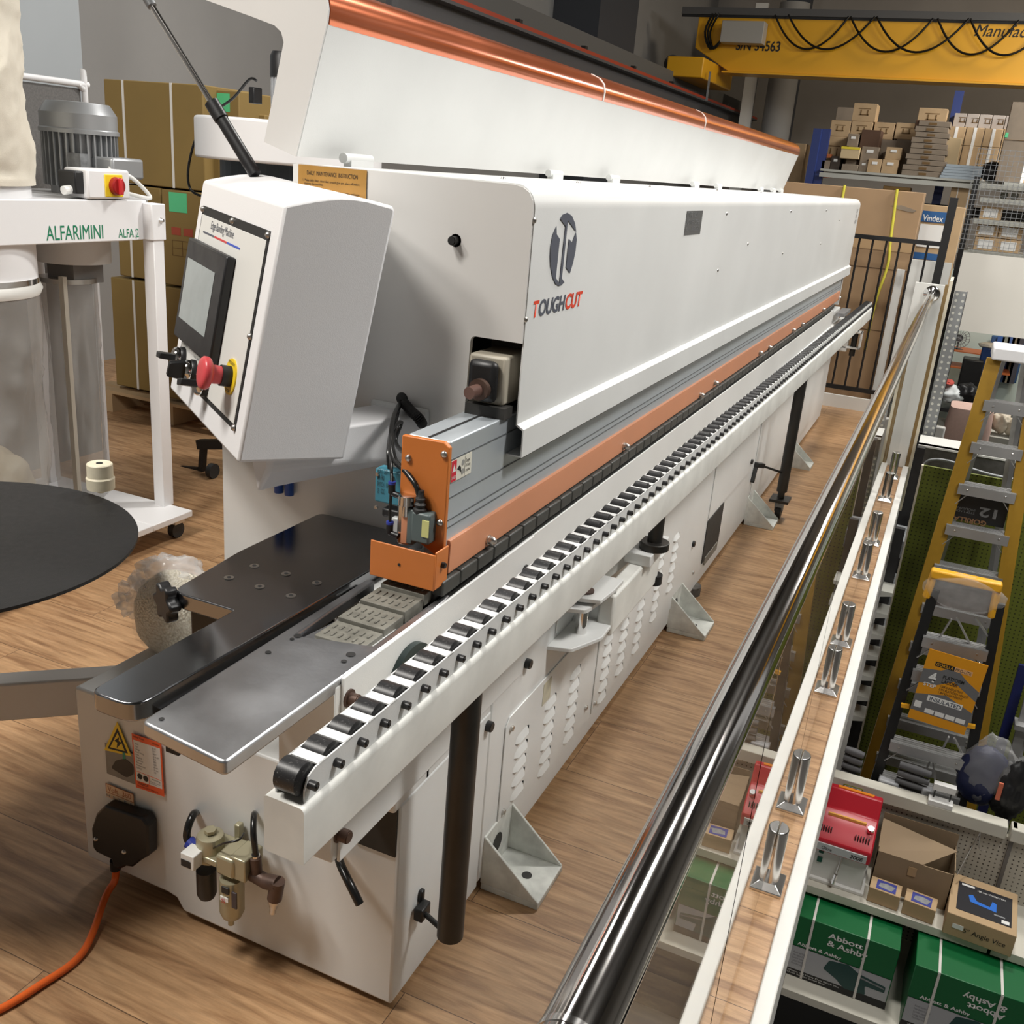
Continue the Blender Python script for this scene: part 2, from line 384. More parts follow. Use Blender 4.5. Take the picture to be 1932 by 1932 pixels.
# ---- pressure beam, guards
al = MB().box(-.108, -.018, .155, 6.42, 1.0, 1.212); al = al.build('pressure_beam', M_alu, mc, bev=.003)
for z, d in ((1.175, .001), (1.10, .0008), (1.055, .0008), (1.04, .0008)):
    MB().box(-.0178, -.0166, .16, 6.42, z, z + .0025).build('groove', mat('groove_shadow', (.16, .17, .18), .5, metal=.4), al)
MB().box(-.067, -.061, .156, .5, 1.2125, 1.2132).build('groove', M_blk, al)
oc = MB().prism([(-.112, 1.212), (-.024, 1.214), (-.012, 1.205), (-.012, .995), (-.03, .99), (-.112, 1.03)], 'y', .138, .15).build('beam_end_cap', M_or, mc, bev=.002, label='orange end plate on the aluminium beam')
for px, py in ((771, 864), (838, 857), (830, 986)):
    q = P(px, py, 'y', .138); MB().lathe(q, q - V((0, .006, 0)), [(0, .007), (.6, .006), (1, .003)], 14).build('screw', M_screw, oc, smooth=50)
# danger sticker on the beam
F = frame(P(849, 912, 'x', -.0165), (0, 1, 0), (0, 0, 1))
st = MB(F).box(0, .085, 0, .043, 0, .0008).build('warning_sticker', mat('sticker_cream', (.72, .70, .60), .5), al)
MB(F).box(0.001, .021, 0.001, .042, .0008, .0012).build('red_field', mat('sticker_red', (.6, .02, .04), .5), st)
MB(F).prism([(.004, .02), (.018, .02), (.011, .035)], 'z', .0012, .0015).build('triangle', M_label, st)
MB(F).prism([(.024, .022), (.034, .028), (.04, .022), (.042, .012), (.033, .018)], 'z', .0009, .0012).build('hand_symbol', M_blk, st)
for yy in (.012, .03): MB(F).lathe((.048, yy, .0009), (.048, yy, .0013), [(0, .006), (1, .006)], 14).build('gear_symbol', mat('print_grey', (.3, .3, .28), .6), st)
text('DANGER', F @ V((.003, .006, 0)), F.col[0].xyz, F.col[1].xyz, .006, M_label, st, width=.016, thick=.0014)
text('Danger\nof being\ncrushed', F @ V((.06, .008, 0)), F.col[0].xyz, F.col[1].xyz, .026, M_blk, st, width=.02, thick=.001)
MB(F).box(.056, .057, .002, .041, .0009, .0011).build('rule', M_blk, st)
# orange guard rail above the pads
g = MB(); g.prism([(-.075, 1.022), (-.012, 1.014), (-.010, 1.006), (-.012, .945), (-.016, .945), (-.016, 1.004), (-.075, 1.014)], 'y', .165, 6.42)
g = g.build('chip_guard', M_or2, mc, bev=.0015, label='long salmon orange guard strip above the chain pads')
MB().box(-.07, -.03, .17, .2, .94, 1.0).build('guard_bracket', M_gal, g)
for px, py in ((920, 1018), (1176, 841), (1320, 745), (1347, 722), (1432, 665), (1450, 655), (1495, 622), (1512, 611), (1552, 583), (1582, 561)):
    q = P(px, py, 'x', -.012)
    b = MB(); b.cyl(q, q + V((.004, 0, 0)), .011, n=14); b.lathe(q + V((.004, 0, 0)), q + V((.021, 0, 0)), [(0, .009), (.5, .009), (.85, .006), (1, .002)], 12); b.build('acorn_nut', M_screw, g, smooth=45)
# limit switch carrier block (orange) at the infeed
oy = .10
bk = MB(); t = .004
bk.box(-.147, -.006, oy - t, oy, .935, 1.008); bk.box(-.006 - t, -.006, oy, oy + .05, .935, 1.012); bk.box(-.147, -.006, oy, oy + .05, .935, .939)
bk = bk.build('switch_cover', M_or, mc, bev=.003, label='small orange sheet cover in front of the limit switches')
bolt(-.006, oy + .025, .98, .006, .006, M_bolt, bk); MB().cyl((-.082, oy - t - .001, .972), (-.082, oy - t, .972), .003, n=10).build('screw_hole', M_blk, bk)
def swbox(name, m, px0, py0, px1, py1, y, dy, tape=None):
    a = P(px0, py0, 'y', y); c = P(px1, py1, 'y', y)
    return MB().box(a.x, c.x, y, y + dy, c.z, a.z).build(name, m, mc, bev=.004)
s1 = swbox('limit_switch', M_blue, 708, 882, 758, 958, .16, .03)
a = P(708, 882, 'y', .16); c = P(758, 958, 'y', .16)
text('XCK-J   250V~\n3A   IP65\nSWITCH   10A\nCE   CCC', V((a.x + .006, .1595, c.z + .02)), (1, 0, 0), (0, 0, 1), .05, M_blk, s1, width=.026)
for dx, dz in ((.006, -.012), (.006, -.08), (.04, -.012)):
    bolt(a.x + dx, .16, a.z + dz, .004, .002, M_screw, s1, (0, -1, 0), 'screw')
swbox('switch_base', M_black, 720, 958, 752, 982, .16, .03)
swbox('switch_plunger', mat('clear_plastic', (.5, .52, .52), .2), 738, 975, 758, 1010, .15, .02)
s2 = swbox('limit_switch', M_bgrey, 776, 965, 808, 1030, .112, .03)
a = P(776, 965, 'y', .11); c = P(808, 1030, 'y', .11)
MB().box(c.x - .016, c.x - .002, .110, .1125, a.z - .045, a.z - .012).build('rating_label', mat('label_yellow', (.62, .62, .25), .5), s2)
q = P(792, 968, 'y', .125); MB().lathe(q, q + V((0, 0, .045)), [(0, .013), (.2, .013), (.25, .009), (.4, .012), (.5, .008), (.65, .010), (.75, .007), (1, .006)], 16).build('cable_boot', M_rub, mc, smooth=30)
q = P(768, 945, 'y', .13); MB().lathe(q + V((0, 0, -.03)), q + V((0, 0, .012)), [(0, .009), (.55, .009), (.56, .017), (.98, .017), (1, .015)], 20).build('clamp_knob', M_chrome, mc, smooth=40)
swbox('mount_bar', M_or2, 757, 955, 769, 1030, .125, .012); swbox('mount_bar', M_chrome, 750, 950, 764, 1030, .13, .012); swbox('mount_bar', M_bgrey, 768, 960, 778, 1030, .12, .02)
def el(px, py, y):   # elbow push fitting
    q = P(px, py, 'y', y)
    b = MB(); b.cyl(q, q + V((0, 0, .02)), .007, n=12); b.cyl(q, q + V((.02, 0, -.003)), .006, n=12)
    o = b.build('air_elbow', M_black, mc, smooth=40); MB().cyl(q + V((0, 0, .018)), q + V((0, 0, .023)), .0075, n=12).build('blue_collar', mat('collar_blue', (.03, .05, .35), .4), o, smooth=40); return q
e1 = el(739, 930, .13); e2 = el(735, 1005, .13)
MB().tube([e1 + V((0, 0, .02)), P(738, 880, 'y', .15), P(735, 830, 'y', .2), P(745, 790, 'y', .3), P(758, 758, 'y', .40)], .0035).build('air_hose', M_hose, mc, smooth=60)
MB().tube([e2 + V((0, 0, .02)), P(736, 960, 'y', .13), P(739, 905, 'y', .135), P(740, 850, 'y', .18), P(752, 775, 'y', .36), P(762, 755, 'y', .41)], .003).build('air_hose', M_hose, mc, smooth=60)
MB().tube([P(792, 945, 'y', .125), P(786, 918, 'y', .125), P(766, 890, 'y', .14), P(745, 868, 'y', .16), P(738, 825, 'y', .2), P(744, 785, 'y', .3), P(758, 757, 'y', .41)], .0055).build('switch_cable', M_hose, mc, smooth=60)
MB().tube([P(735, 885, 'y', .17), P(733, 850, 'y', .18), P(740, 810, 'y', .25), P(757, 797, 'y', .3), P(746, 830, 'y', .3), P(757, 850, 'y', .25), P(770, 855, 'y', .2)], .0045).build('switch_cable', M_hose, mc, smooth=60)
q = P(760, 752, 'y', .41); MB().lathe(q, q - V((0, .006, 0)), [(0, .016), (1, .013)], 18).build('grommet', M_rub, mc, smooth=40)
q0 = [P(764, 762, 'y', .395), P(775, 775, 'y', .37), P(789, 788, 'y', .36), P(797, 800, 'y', .38)]
cb = MB(); pts = spline([V(p) for p in q0], 12)
for i, p in enumerate(pts[:-1]): cb.cyl(p, p + (pts[i + 1] - p) * .6, .0115, n=12); cb.cyl(p + (pts[i + 1] - p) * .6, pts[i + 1], .0095, n=12)
cb.build('corrugated_conduit', M_rub, mc)
# ---- end plate of upper housing (y=.41)
ye = .41
ep = MB().prism(rpoly([(-.76, .46), (-.118, .46), (-.118, .9), (-.118, 1.215), (-.115, 1.365), (0, 1.365), (0, 1.665), (-.555, 1.668), (-.56, 1.42), (-.76, 1.10)], [0, 0, 0, 0, .012, 0, .045, .01, .05, .05]), 'y', ye - .003, ye + .009)
ep = ep.build('end_plate', M_grey, mc, label='light grey sheet end plate')
MB().box(-.72, -.16, ye + .001, ye + .45, .80, 1.05).build('inner_cabinet', M_grey, mc)
bolt(-.163, ye, 1.549, .009, .02, M_bolt, ep, (0, -1, 0), washer=.013)
MB().box(-.335, -.205, ye - .003, ye, 1.09, 1.19).build('arm_slot', M_dark, ep)
# window and drive unit behind it
MB().box(-.115, -.002, ye + .10, ye + .13, 1.21, 1.37).build('window_back', mat('brown_inside', (.10, .075, .055), .6), mc)
MB().box(-.115, -.001, ye + .012, ye + .12, 1.362, 1.366).build('window_lintel', mat('brown_inside', (.1, .075, .055)), mc)
dv = MB().box(-.105, -.022, .385, .55, 1.235, 1.335).build('drive_housing', mat('cream_casting', (.46, .42, .34), .45), mc, bev=.006)
q = P(910, 722, 'y', .365)
MB().box(q.x - .034, q.x + .03, .36, .385, q.z - .04, q.z + .045).build('motor_cap', M_black, dv, bev=.012)
MB().cyl(q + V((.0, .0, -.012)), q + V((0, -.018, -.012)), .022, n=24).build('shaft_collar', M_brown, dv, smooth=40)
MB().cyl(q + V((.0, -.005, -.012)), q + V((-.004, -.05, -.014)), .0125, n=20).build('shaft', mat('brown_shaft', (.13, .07, .055), .45), dv, smooth=40)
MB().box(-.1, -.01, .37, .41, 1.212, 1.235).build('drive_base', M_dark, dv)
# brass maintenance plate
F = frame((-.542, ye - .004, 1.56), (1, 0, 0), (0, 0, 1))
bp_ = MB(F).box(0, .168, 0, .106, 0, .002).build('instruction_plate', M_brass, mc, label='brass coloured printed instruction plate')
for s_, z_, h_, w_, x_ in (('DAILY  MAINTENANCE  INSTRUCTION', .087, .0085, .125, .022), ('1. Make daily clear, clean dust around glue pot, place off before\n   operate the machine.', .066, .013, .14, .012),
                    ('2. Daily check and clean the dust in and cutting guide rail before  working on\n   add oil, with lubricating oil.', .046, .013, .14, .012),
                    ('3. Check the cutting tools, feeding wheels, rollers', .036, .005, .13, .012), ('   the cutter with gas supply in time', .027, .005, .13, .012)):
    text(s_, F @ V((x_, z_, .002)), (1, 0, 0), (0, 0, 1), h_, M_blk, bp_, width=w_)
# ---- cover (long front cover with logo)
yc0, yc1 = .412, 6.56
cv = MB(); prof = [(-.50, 1.668)]
for i in range(9):
    a = math.pi / 2 * (1 - i / 8); prof.append((-.042 + .044 * math.cos(a), 1.624 + .044 * math.sin(a)))
prof += [(.002, 1.197), (.018, 1.188), (.018, 1.128), (-.03, 1.128), (-.03, 1.131), (.015, 1.131), (.015, 1.185), (-.001, 1.194), (-.001, 1.62), (-.045, 1.663), (-.50, 1.663)]
cv.prism(prof, 'y', yc0, yc1)
cv = cv.build('front_cover', M_white, mc, smooth=35)
cv['label'] = 'long glossy white front cover with a round logo'
MB().box(-.56, -.02, 6.52, 6.56, .9, 1.665).build('end_plate', M_grey, mc)
MB().box(-.56, -.50, ye, 6.55, .9, 1.666).build('rear_housing', M_grey, mc)
MB().box(-.50, -.13, .55, 6.5, .9, 1.63).build('inner_frame', M_dark, mc)
MB().box(-.035, -.02, .41, .44, 1.10, 1.20).build('plate_tab', M_grey, mc)
# logo: circle with cut-outs, in plane x=.002, u=y
LY, LZ, LRy, LRz = P(1062, 470, 'x', .002).y, P(1062, 470, 'x', .002).z, 0, 0
def lp_(px, py, e=.0008): return P(px, py, 'x', .002 + e)
def lz(a, b): return (900 + a / 6.44, 300 + b / 6.44)
def poly_logo(pl):
    pts = [lp_(*lz(*p)) for p in pl]; return MB().slab(pts, (.0008, 0, 0)).build('logo_segment', M_sgrey, cv)
poly_logo([(963, 815), (966, 915), (1003, 972), (955, 1445), (997, 1510), (1072, 815), (1008, 725), (1040, 675), (1095, 652), (1150, 690), (1188, 780), (1203, 885), (1103, 745), (1028, 1450), (1058, 1498), (1025, 1530), (990, 1540), (950, 1515), (915, 1430), (890, 1300), (885, 1180), (892, 1060), (915, 930)])
poly_logo([(1200, 890), (1152, 1018), (1115, 970), (1079, 1315), (1126, 1388), (1165, 1260), (1195, 1110), (1208, 980)])
def logo_text(s, px, py, px2, py2, h, m):
    a = P(px, py, 'x', .002); b = P(px2, py2, 'x', .002)
    return text(s, V((.002, a.y, a.z)), (0, 1, 0), (0, 0, 1), h, m, cv, width=b.y - a.y, bold=.02, thick=.001, shear=.12, spacing=1.0)
zl = P(1004, 604, 'x', .002).z; ya = P(1004, 604, 'x', .002).y; yb = P(1099, 552, 'x', .002).y
hh = P(1010, 567, 'x', .002).z - zl
hh = abs(hh); wl = yb - ya
for s_, t0, t1, m in (('T', 0, .10, M_sred), ('OUGH', .105, .625, M_sgrey), ('CUT', .635, 1.0, M_sred)):
    text(s_, V((.002, ya + wl * t0, zl + .004)), (0, 1, 0), (0, 0, 1), hh * .88, m, cv, width=wl * (t1 - t0), bold=.03, thick=.001, shear=.15)
# small rating plate, screws
a = P(1296, 398, 'x', .002); b_ = P(1320, 441, 'x', .002)
rpz = MB().box(.002, .003, a.y, b_.y, b_.z, a.z).build('rating_plate', mat('rating_grey', (.10, .10, .10), .5), cv)
text('TYPE  380V\nPOWER 50Hz\nNo.   WEIGHT', V((.003, a.y + .01, b_.z + .01)), (0, 1, 0), (0, 0, 1), (a.z - b_.z) * .8, M_gal, rpz, width=(b_.y - a.y) * .85)
for px, py in ((1008, 416), (992, 603), (1371, 403), (1492, 399), (1559, 397), (1354, 510), (1411, 460), (1476, 478), (1548, 460), (1583, 415)):
    q = P(px, py, 'x', .002); MB().lathe(q, q + V((.004, 0, 0)), [(0, .006), (.6, .005), (1, .002)], 12).build('screw', M_screw, cv, smooth=50)
text('CE  TYPE\nNO 2019\n380V 50HZ', V((.002, 6.36, 1.50)), (0, 1, 0), (0, 0, 1), .10, M_sgrey, cv, width=.12)
# ---- raised hood
hy0, hy1 = .41, 6.40
A_, B_ = V((-.478, 1.935)), V((-.552, 1.681))
top = [(-.475, 1.96), (-.48, 1.985), (-.497, 2.003), (-.53, 2.017), (-.60, 2.034), (-1.25, 2.194)]
outer = [tuple(B_), tuple(A_)] + top
inner = [(-1.27, 2.10), (-.784, 1.974), (-.658, 1.943), (-.605, 1.929), (-.588, 1.917), (-.582, 1.898), (-.632, 1.704)]
hp = MB().prism(outer + inner, 'y', hy0 - .004, hy0 + .002)
hood = hp.build('hood_end', M_grey, mc, label='light grey L-shaped end sheet of the raised hood')
MB().prism([(B_.x, B_.y), (A_.x, A_.y), (A_.x - .004, A_.y), (B_.x - .004, B_.y)], 'y', hy0, hy1).build('hood_panel', M_white, mc, label='long white panel of the raised hood')
for y0_, y1_ in ((hy0 + .004, 2.06), (2.07, 3.52), (3.53, hy1)):
    q = [(A_.x + .0015, A_.y)] + [(t[0] + .002, t[1] + .001) for t in top[:4]]
    MB().prism(q + [(x - .006, z - .004) for x, z in reversed(q)], 'y', y0_, y1_).build('hood_trim', M_cop, mc, smooth=60, label='copper orange curved trim of the raised hood')
MB().prism([top[3], top[4], (top[4][0], top[4][1] - .004), (top[3][0], top[3][1] - .004)], 'y', hy0, hy1).build('hood_top', M_white, mc)
MB().prism(outer + inner, 'y', hy1 - .002, hy1 + .004).build('hood_end', M_grey, mc)
for y in (2.065, 3.525):
    q = [(A_.x + .003, A_.y)] + [(t[0] + .0035, t[1] + .002) for t in top[:4]]
    MB().prism(q + [(x - .006, z - .004) for x, z in reversed(q)], 'y', y - .006, y + .006).build('trim_joint', M_panelw, mc)
q0 = P(281, 2, 'y', .47); q1 = P(400, 195, 'y', .47); q2 = P(482, 330, 'y', .47)
gs = MB().cyl(q1, q2, .014, n=18).build('gas_strut', M_black, mc, smooth=40)
MB().cyl(q0, q1, .0065, n=14).build('rod', M_chrome, gs, smooth=40)
MB().cyl(q1 - (q2 - q1) * .01, q1 + (q2 - q1) * .22, .0165, n=18).build('strut_collar', M_black, gs, smooth=40)
MB().cyl(q0 - (q1 - q0) * .04, q0 + (q1 - q0) * .05, .011, n=14).build('ball_joint', M_gal, gs, smooth=40)
hx = -.505
for y in (.57, 1.75, 2.35, 3.6, 4.1, 5.3, 5.75, 6.05):
    b = MB(); b.cyl((hx, y - .055, 1.685), (hx, y + .055, 1.685), .011, n=14); b.box(hx - .008, hx + .012, y - .04, y + .05, 1.665, 1.682)
    h_ = b.build('hinge', M_white, mc, smooth=40)
for y in (.8, 1.3, 2.0, 3.0, 4.0, 5.0): MB().lathe((-.25, y, 1.668), (-.25, y, 1.673), [(0, .007), (1, .004)], 12).build('screw', M_screw, cv, smooth=40)
# ---- control panel box
cu, cvv = V((.815, -.579, -.02)), V((.12, .135, .984)); ca = V((-.826, .438, 1.612)); CW = .581
Fc = frame(ca, cu, cvv)
hump = [(0, 0)]
for i in range(1, 9):
    t = i / 8; hump.append((.05 * math.sin(min(t * 1.25, 1) * math.pi / 2) - .004 * t, -.205 * t))
hump += [(.040, -.213), (-.457, -.214), (-.486, 0)]
cp = MB(Fc).prism(hump, 'x', 0, CW).build('control_panel', M_box, mc, bev=.006, label='tilted white control box with a touch screen and red stop button')
fp = MB(Fc)
fp.box(.045, .535, -.435, -.052, .0, .002); fp = fp.build('panel_frame', M_blk, cp)
MB(Fc).box(.054, .526, -.424, -.070, .002, .0036).build('panel_face', M_panelw, cp, bev=.001)
fp2 = MB(Fc).box(.050, .366, -.348, -.126, .0036, .024).build('screen_bezel', M_black, cp, bev=.004)
MB(Fc).box(.074, .304, -.302, -.168, .024, .0245).build('screen', M_lcd, cp)
text('Edge Banding Machine', Fc @ V((.142, -.098, .0036)), cu, cvv, .022, M_sgrey, cp, width=.178)
for x0, x1, m in ((.086, .180, M_sgrey), (.183, .278, mat('line_red', (.6, .05, .05), .5)), (.281, .376, mat('line_blue', (.05, .1, .5), .5))):
    MB(Fc).box(x0, x1, -.1075, -.1035, .0036, .0042).build('stripe', m, cp)
for u_, v_ in ((.05, -.06), (.29, -.06), (.53, -.06), (.53, -.25), (.05, -.25), (.53, -.43)):
    q = Fc @ V((u_, v_, .002)); MB().lathe(q, q + Fc.col[2].xyz * .006, [(0, .007), (.6, .006), (1, .003)], 12).build('screw', M_screw, cp, smooth=50)
for u_, v_, an in ((.090, -.392, .1), (.196, -.398, 1.3), (.302, -.402, .25)):
    q = Fc @ V((u_, v_, .0036)); n_ = Fc.col[2].xyz
    k_ = MB().lathe(q, q + n_ * .012, [(0, .026), (.7, .026), (1, .023)], 24).build('selector_switch', M_black, cp, smooth=40)
    MB().lathe(q + n_ * .012, q + n_ * .024, [(0, .024), (.5, .024), (1, .020)], 24).build('chrome_ring', M_chrome, k_, smooth=40)
    F2 = Fc @ Matrix.Translation((u_, v_, .026)) @ Matrix.Rotation(an, 4, 'Z')
    MB(F2).prism([(-.022, 0), (.022, 0), (.015, .034), (-.018, .034)], 'y', -.007, .007).build('lever', M_black, k_, bev=.002)
    text('ON    OFF', Fc @ V((u_ - .018, v_ + .028, .0036)), cu, cvv, .005, M_sgrey, cp, width=.036)
q = Fc @ V((.462, -.345, .0036)); n_ = Fc.col[2].xyz
es = MB().cyl(q, q + n_ * .003, .036, n=36).build('emergency_stop', M_yel, cp, smooth=40, label='red mushroom emergency stop button on a yellow disc')
MB().cyl(q + n_ * .003, q + n_ * .022, .021, n=24).build('stop_collar', M_black, es, smooth=40)
MB().lathe(q + n_ * .022, q + n_ * .062, [(0, .018), (.42, .019), (.56, .030), (.66, .0325), (.86, .0325), (.95, .029), (1, .020)], 28).build('stop_button', M_pink, es, smooth=50)
text('EMERGENCY', q + Fc.to_3x3() @ V((-.022, .024, .003)), cu, cvv, .006, M_blk, es, width=.044)
text('STOP', q + Fc.to_3x3() @ V((-.014, -.031, .003)), cu, cvv, .006, M_blk, es, width=.028)
# arm carrying the box
a0, a1 = V((-.262, .43, 1.13)), V((-.44, .03, 1.095))
ac = [(-.480, .16, 1.165), (-.480, .16, 1.10), (-.413, .095, 1.045), (-.385, .10, 1.10), (-.385, .10, 1.165)]
ad = [(-.335, .41, 1.185), (-.335, .41, 1.085), (-.310, .41, 1.065), (-.210, .41, 1.085), (-.210, .41, 1.185)]
arm = MB().add(ac + ad, [(0, 1, 2, 3, 4), (9, 8, 7, 6, 5), (0, 5, 6, 1), (1, 6, 7, 2), (2, 7, 8, 3), (3, 8, 9, 4), (4, 9, 5, 0)]).build('support_arm', M_box, mc, bev=.008)
MB().box(-.345, -.20, ye - .012, ye, 1.065, 1.195).build('arm_flange', M_white, arm, bev=.008)
pass
MB().box(-.60, -.52, .41, .44, .9, 1.0).build('blue_hose_port', M_dark, mc)
for x in (-.585, -.555): MB().cyl((x, .395, .93), (x, .395, 1.02), .011, n=14).build('blue_hose', mat('blue_hose', (.02, .07, .30), .35), mc, smooth=40)
# ---- star knob and black block beside the left table
kq = V((-.455, -.10, .875)); kd = V((-.4, -.92, 0)).normalized(); kp = []
for i in range(48):
    t = 2 * math.pi * i / 48; r = .034 + .006 * math.cos(6 * t); kp.append((r * math.cos(t), r * math.sin(t), 0))
MB(frame(kq, V((.92, -.4, 0)), (0, 0, 1))).slab(kp, (0, 0, .024)).build('star_knob', M_black, mc, bev=.005)
MB().cyl(kq, kq + V((.08, .06, 0)), .008, n=12).build('knob_stem', M_bolt, mc)
MB().box(-.43, -.29, -.085, -.02, .80, .869).build('clamp_block', M_black, mc, bev=.006)
# ---- roller support along the right side
d_ = V((.092, 7.1, .02)).normalized()
Fb = frame((.13, -.50, .88), V((1, -.013, 0)), d_); RL = 7.14
rs = MB(Fb).prism(rpoly([(-.066, -.090), (0, -.090), (0, 0), (-.066, 0)], [.006, .003, .010, .006]), 'y', 0, RL).build('roller_support', M_worn, mc, smooth=30, label='long white beam carrying a row of small black rollers')
ch = MB(Fb)
for x in (-.0565, -.0105):
    ch.prism([(0.012, 0), (RL - .02, 0), (RL - .02, .043), (.036, .043), (.02, .037), (.012, .02)], 'x', x, x + .0025)
NR = 118
for i in range(NR):
    c = .022 + i * .06; ch.box(-.0565, -.008, c + .022, c + .041, .0405, .043)
ch.build('roller_channel', M_white, rs)
def roller_mb(i):
    c = .022 + i * .06; b = MB(Fb)
    b.lathe((-.052, c, .029), (-.014, c, .029), [(0, .020), (.06, .0235), (.94, .0235), (1, .020)], 24)
    b.cyl((-.062, c, .0245), (.006, c, .0245), .0028, n=8); b.cyl((-.008, c, .0245), (.004, c, .0245), .0065, n=12)
    b.cyl((-.010, c, .0245), (-.006, c, .0245), .006, n=8)
    return b
r0 = roller_mb(0).build('roller', M_roll, rs, smooth=35)
for i in range(1, 100):
    c = r0.copy(); COL.objects.link(c); c.parent = rs; c.location = d_ * (.06 * i)
rest = MB()
for i in range(100, NR):
    b = roller_mb(i); rest.add(b.v, b.f)
tag(rest.build('rollers', M_roll, rs), kind='stuff')
# support tubes
def vpipe(x, y, z0, z1, r, nm='support_tube'):
    return MB().cyl((x, y, z0), (x, y, z1), r, n=28).build(nm, M_pipe, mc, smooth=40)
pb0 = P(849, 1764, 'x', .098); vp = vpipe(.098, pb0.y, pb0.z, .792, .0275)
q = P(793, 1716, 'x', .01)
MB().cyl(q, (.098, pb0.y, q.z - .005), .006, n=12).build('locking_rod', M_bolt, vp)
MB().box(q.x - .006, q.x + .016, q.y - .02, q.y + .018, q.z - .016, q.z + .016).build('clamp_lever', M_bolt, vp, bev=.004)
MB().box(q.x - .012, q.x, q.y + .005, q.y + .02, q.z + .01, q.z + .04).build('clamp_lever', M_bolt, vp, bev=.004)
vp = vpipe(.112, 1.27, .685, .80, .022); MB().cyl((.112, 1.27, .664), (.112, 1.27, .688), .045, n=28).build('tube_flange', M_pipe, vp, bev=.003)
q = P(1462, 935, 'x', .14); vp = vpipe(.14, 3.83, .16, .81, .028)
MB().cyl((.14, 3.83, .12), (.14, 3.83, .16), .018, n=18).build('inner_tube', M_pipe, vp); MB().box(.09, .19, 3.77, 3.89, .108, .122).build('castor_plate', M_pipe, vp)
MB().prism([(3.80, .108), (3.87, .108), (3.85, .045), (3.825, .045)], 'x', .118, .162).build('castor_fork', M_gal, vp)
MB().cyl((.125, 3.84, .04), (.155, 3.84, .04), .04, n=24).build('castor_wheel', M_rub, vp, smooth=40)
q = V((.01, 3.66, .33)); MB().cyl(q, (.14, 3.83, .26), .006).build('locking_rod', M_bolt, vp); MB().bar(q, q + V((0, -.05, -.09)), .02, .02).build('clamp_lever', M_bolt, vp, bev=.004); MB().bar(q + V((0, -.02, 0)), q + V((.03, .03, -.01)), .03, .025).build('clamp_lever', M_bolt, vp, bev=.004)
for i, (px, py) in enumerate(((900, 1285), (1258, 880), (1495, 735))):   # dark pads under the beam
    q = P(px, py, 'x', .12); MB().box(.07, .125, q.y - .12, q.y + .12, .785 + i * .006, .796 + i * .006).build('beam_pad', M_pipe, rs)
# folding swing arm with chrome pin
sw = MB().prism([(.0, .80), (.10, .835), (.108, .92), (.108, 1.0), (0, 1.0)], 'z', .648, .66).build('hinge_plate', M_white, mc, bev=.002)
MB().prism(rpoly([(-.002, .77), (.075, .80), (.09, .90), (.0, 1.0)], .01), 'z', .628, .638).build('hinge_plate', M_white, sw)
MB().prism(rpoly([(-.002, .74), (.06, .76), (.105, .87), (.10, .99), (0, .99)], [0, .01, .01, .01, 0]), 'z', .528, .54).build('hinge_plate', M_white, sw, bev=.002)
MB().cyl((.045, .865, .54), (.045, .865, .63), .016, n=24).build('hinge_pin', M_chrome, sw, smooth=40)
MB().lathe((.045, .865, .66), (.045, .865, .695), [(0, .024), (.15, .024), (.2, .013), (1, .013)], 18).build('pin_screw', M_brown, sw, smooth=40)
MB().cyl((.045, .865, .515), (.045, .865, .528), .014, n=14).build('pin_nut', M_bolt, sw)
MB().box(.002, .010, .92, 1.0, .53, .65).build('hinge_back', M_white, sw); MB().box(.01, .10, .965, .975, .54, .65).build('hinge_web', M_white, sw)
MB().box(.06, .105, .95, 1.40, .505, .628).build('swing_arm', M_worn, sw, bev=.007)
MB().bar((.01, 1.0, .62), (.03, 1.50, .60), .02, .05).build('brace_bar', M_worn, sw, bev=.005)
MB().box(.045, .125, 1.20, 1.40, .628, .664).build('arm_pad', M_white, sw, bev=.003)
MB().cyl((.09, 1.40, .50), (.09, 1.40, .53), .03, n=18).build('clamp_knob', M_black, sw, smooth=40)
# far end roller-support hinge
q = V((.1, 6.9, .55)); fh = MB().box(.0, .10, 6.56, 6.66, .55, .80).build('hinge_plate', M_white, mc, bev=.01)
MB().cyl((.14, 6.62, .52), (.14, 6.62, .80), .022, n=18).build('support_tube', M_pipe, fh, smooth=40)
for z in (.58, .70): MB().box(.05, .19, 6.56, 6.68, z, z + .012).build('hinge_plate', M_panelw, fh, bev=.002)
MB().box(.18, .19, 6.56, 6.68, .58, .712).build('hinge_web', M_panelw, fh)
MB().box(.02, .08, 6.1, 6.5, .86, .885).build('end_guide', M_gal, mc); MB().prism([(5.9, .56), (6.45, .56), (6.45, .80), (6.1, .80)], 'x', .0, .02).build('end_sheet', M_grey, mc)
# ---- front face: stickers, socket, air unit, cable holes
Ff = frame((0, -.0045, 0), (1, 0, 0), (0, 0, 1))
tri = MB(Ff).prism([(-.763, .386), (-.682, .397), (-.719, .474)], 'z', 0, .0008).build('warning_triangle', M_yel, mc, label='yellow electric shock warning triangle')
MB(Ff).prism([(-.752, .394), (-.692, .401), (-.719, .458)], 'z', .0008, .0011).build('triangle_border', M_blk, tri)
MB(Ff).prism([(-.744, .400), (-.701, .405), (-.719, .446)], 'z', .0011, .0014).build('triangle_field', M_yel, tri)
MB(Ff).prism([(-.715, .436), (-.730, .422), (-.721, .420), (-.724, .404), (-.708, .424), (-.717, .425)], 'z', .0014, .0017).build('lightning_bolt', M_blk, tri)
wn = MB(Ff).box(-.760, -.676, .325, .405, 0, .0006).build('window_pane', mat('window_inside', (.20, .20, .19), .2, noise=.1), mc)
MB(Ff).prism(rpoly([(-.745, .345), (-.70, .335), (-.678, .352), (-.678, .375), (-.70, .385), (-.73, .37)], .006), 'z', .0006, .0012).build('cable_plug', M_black, wn)
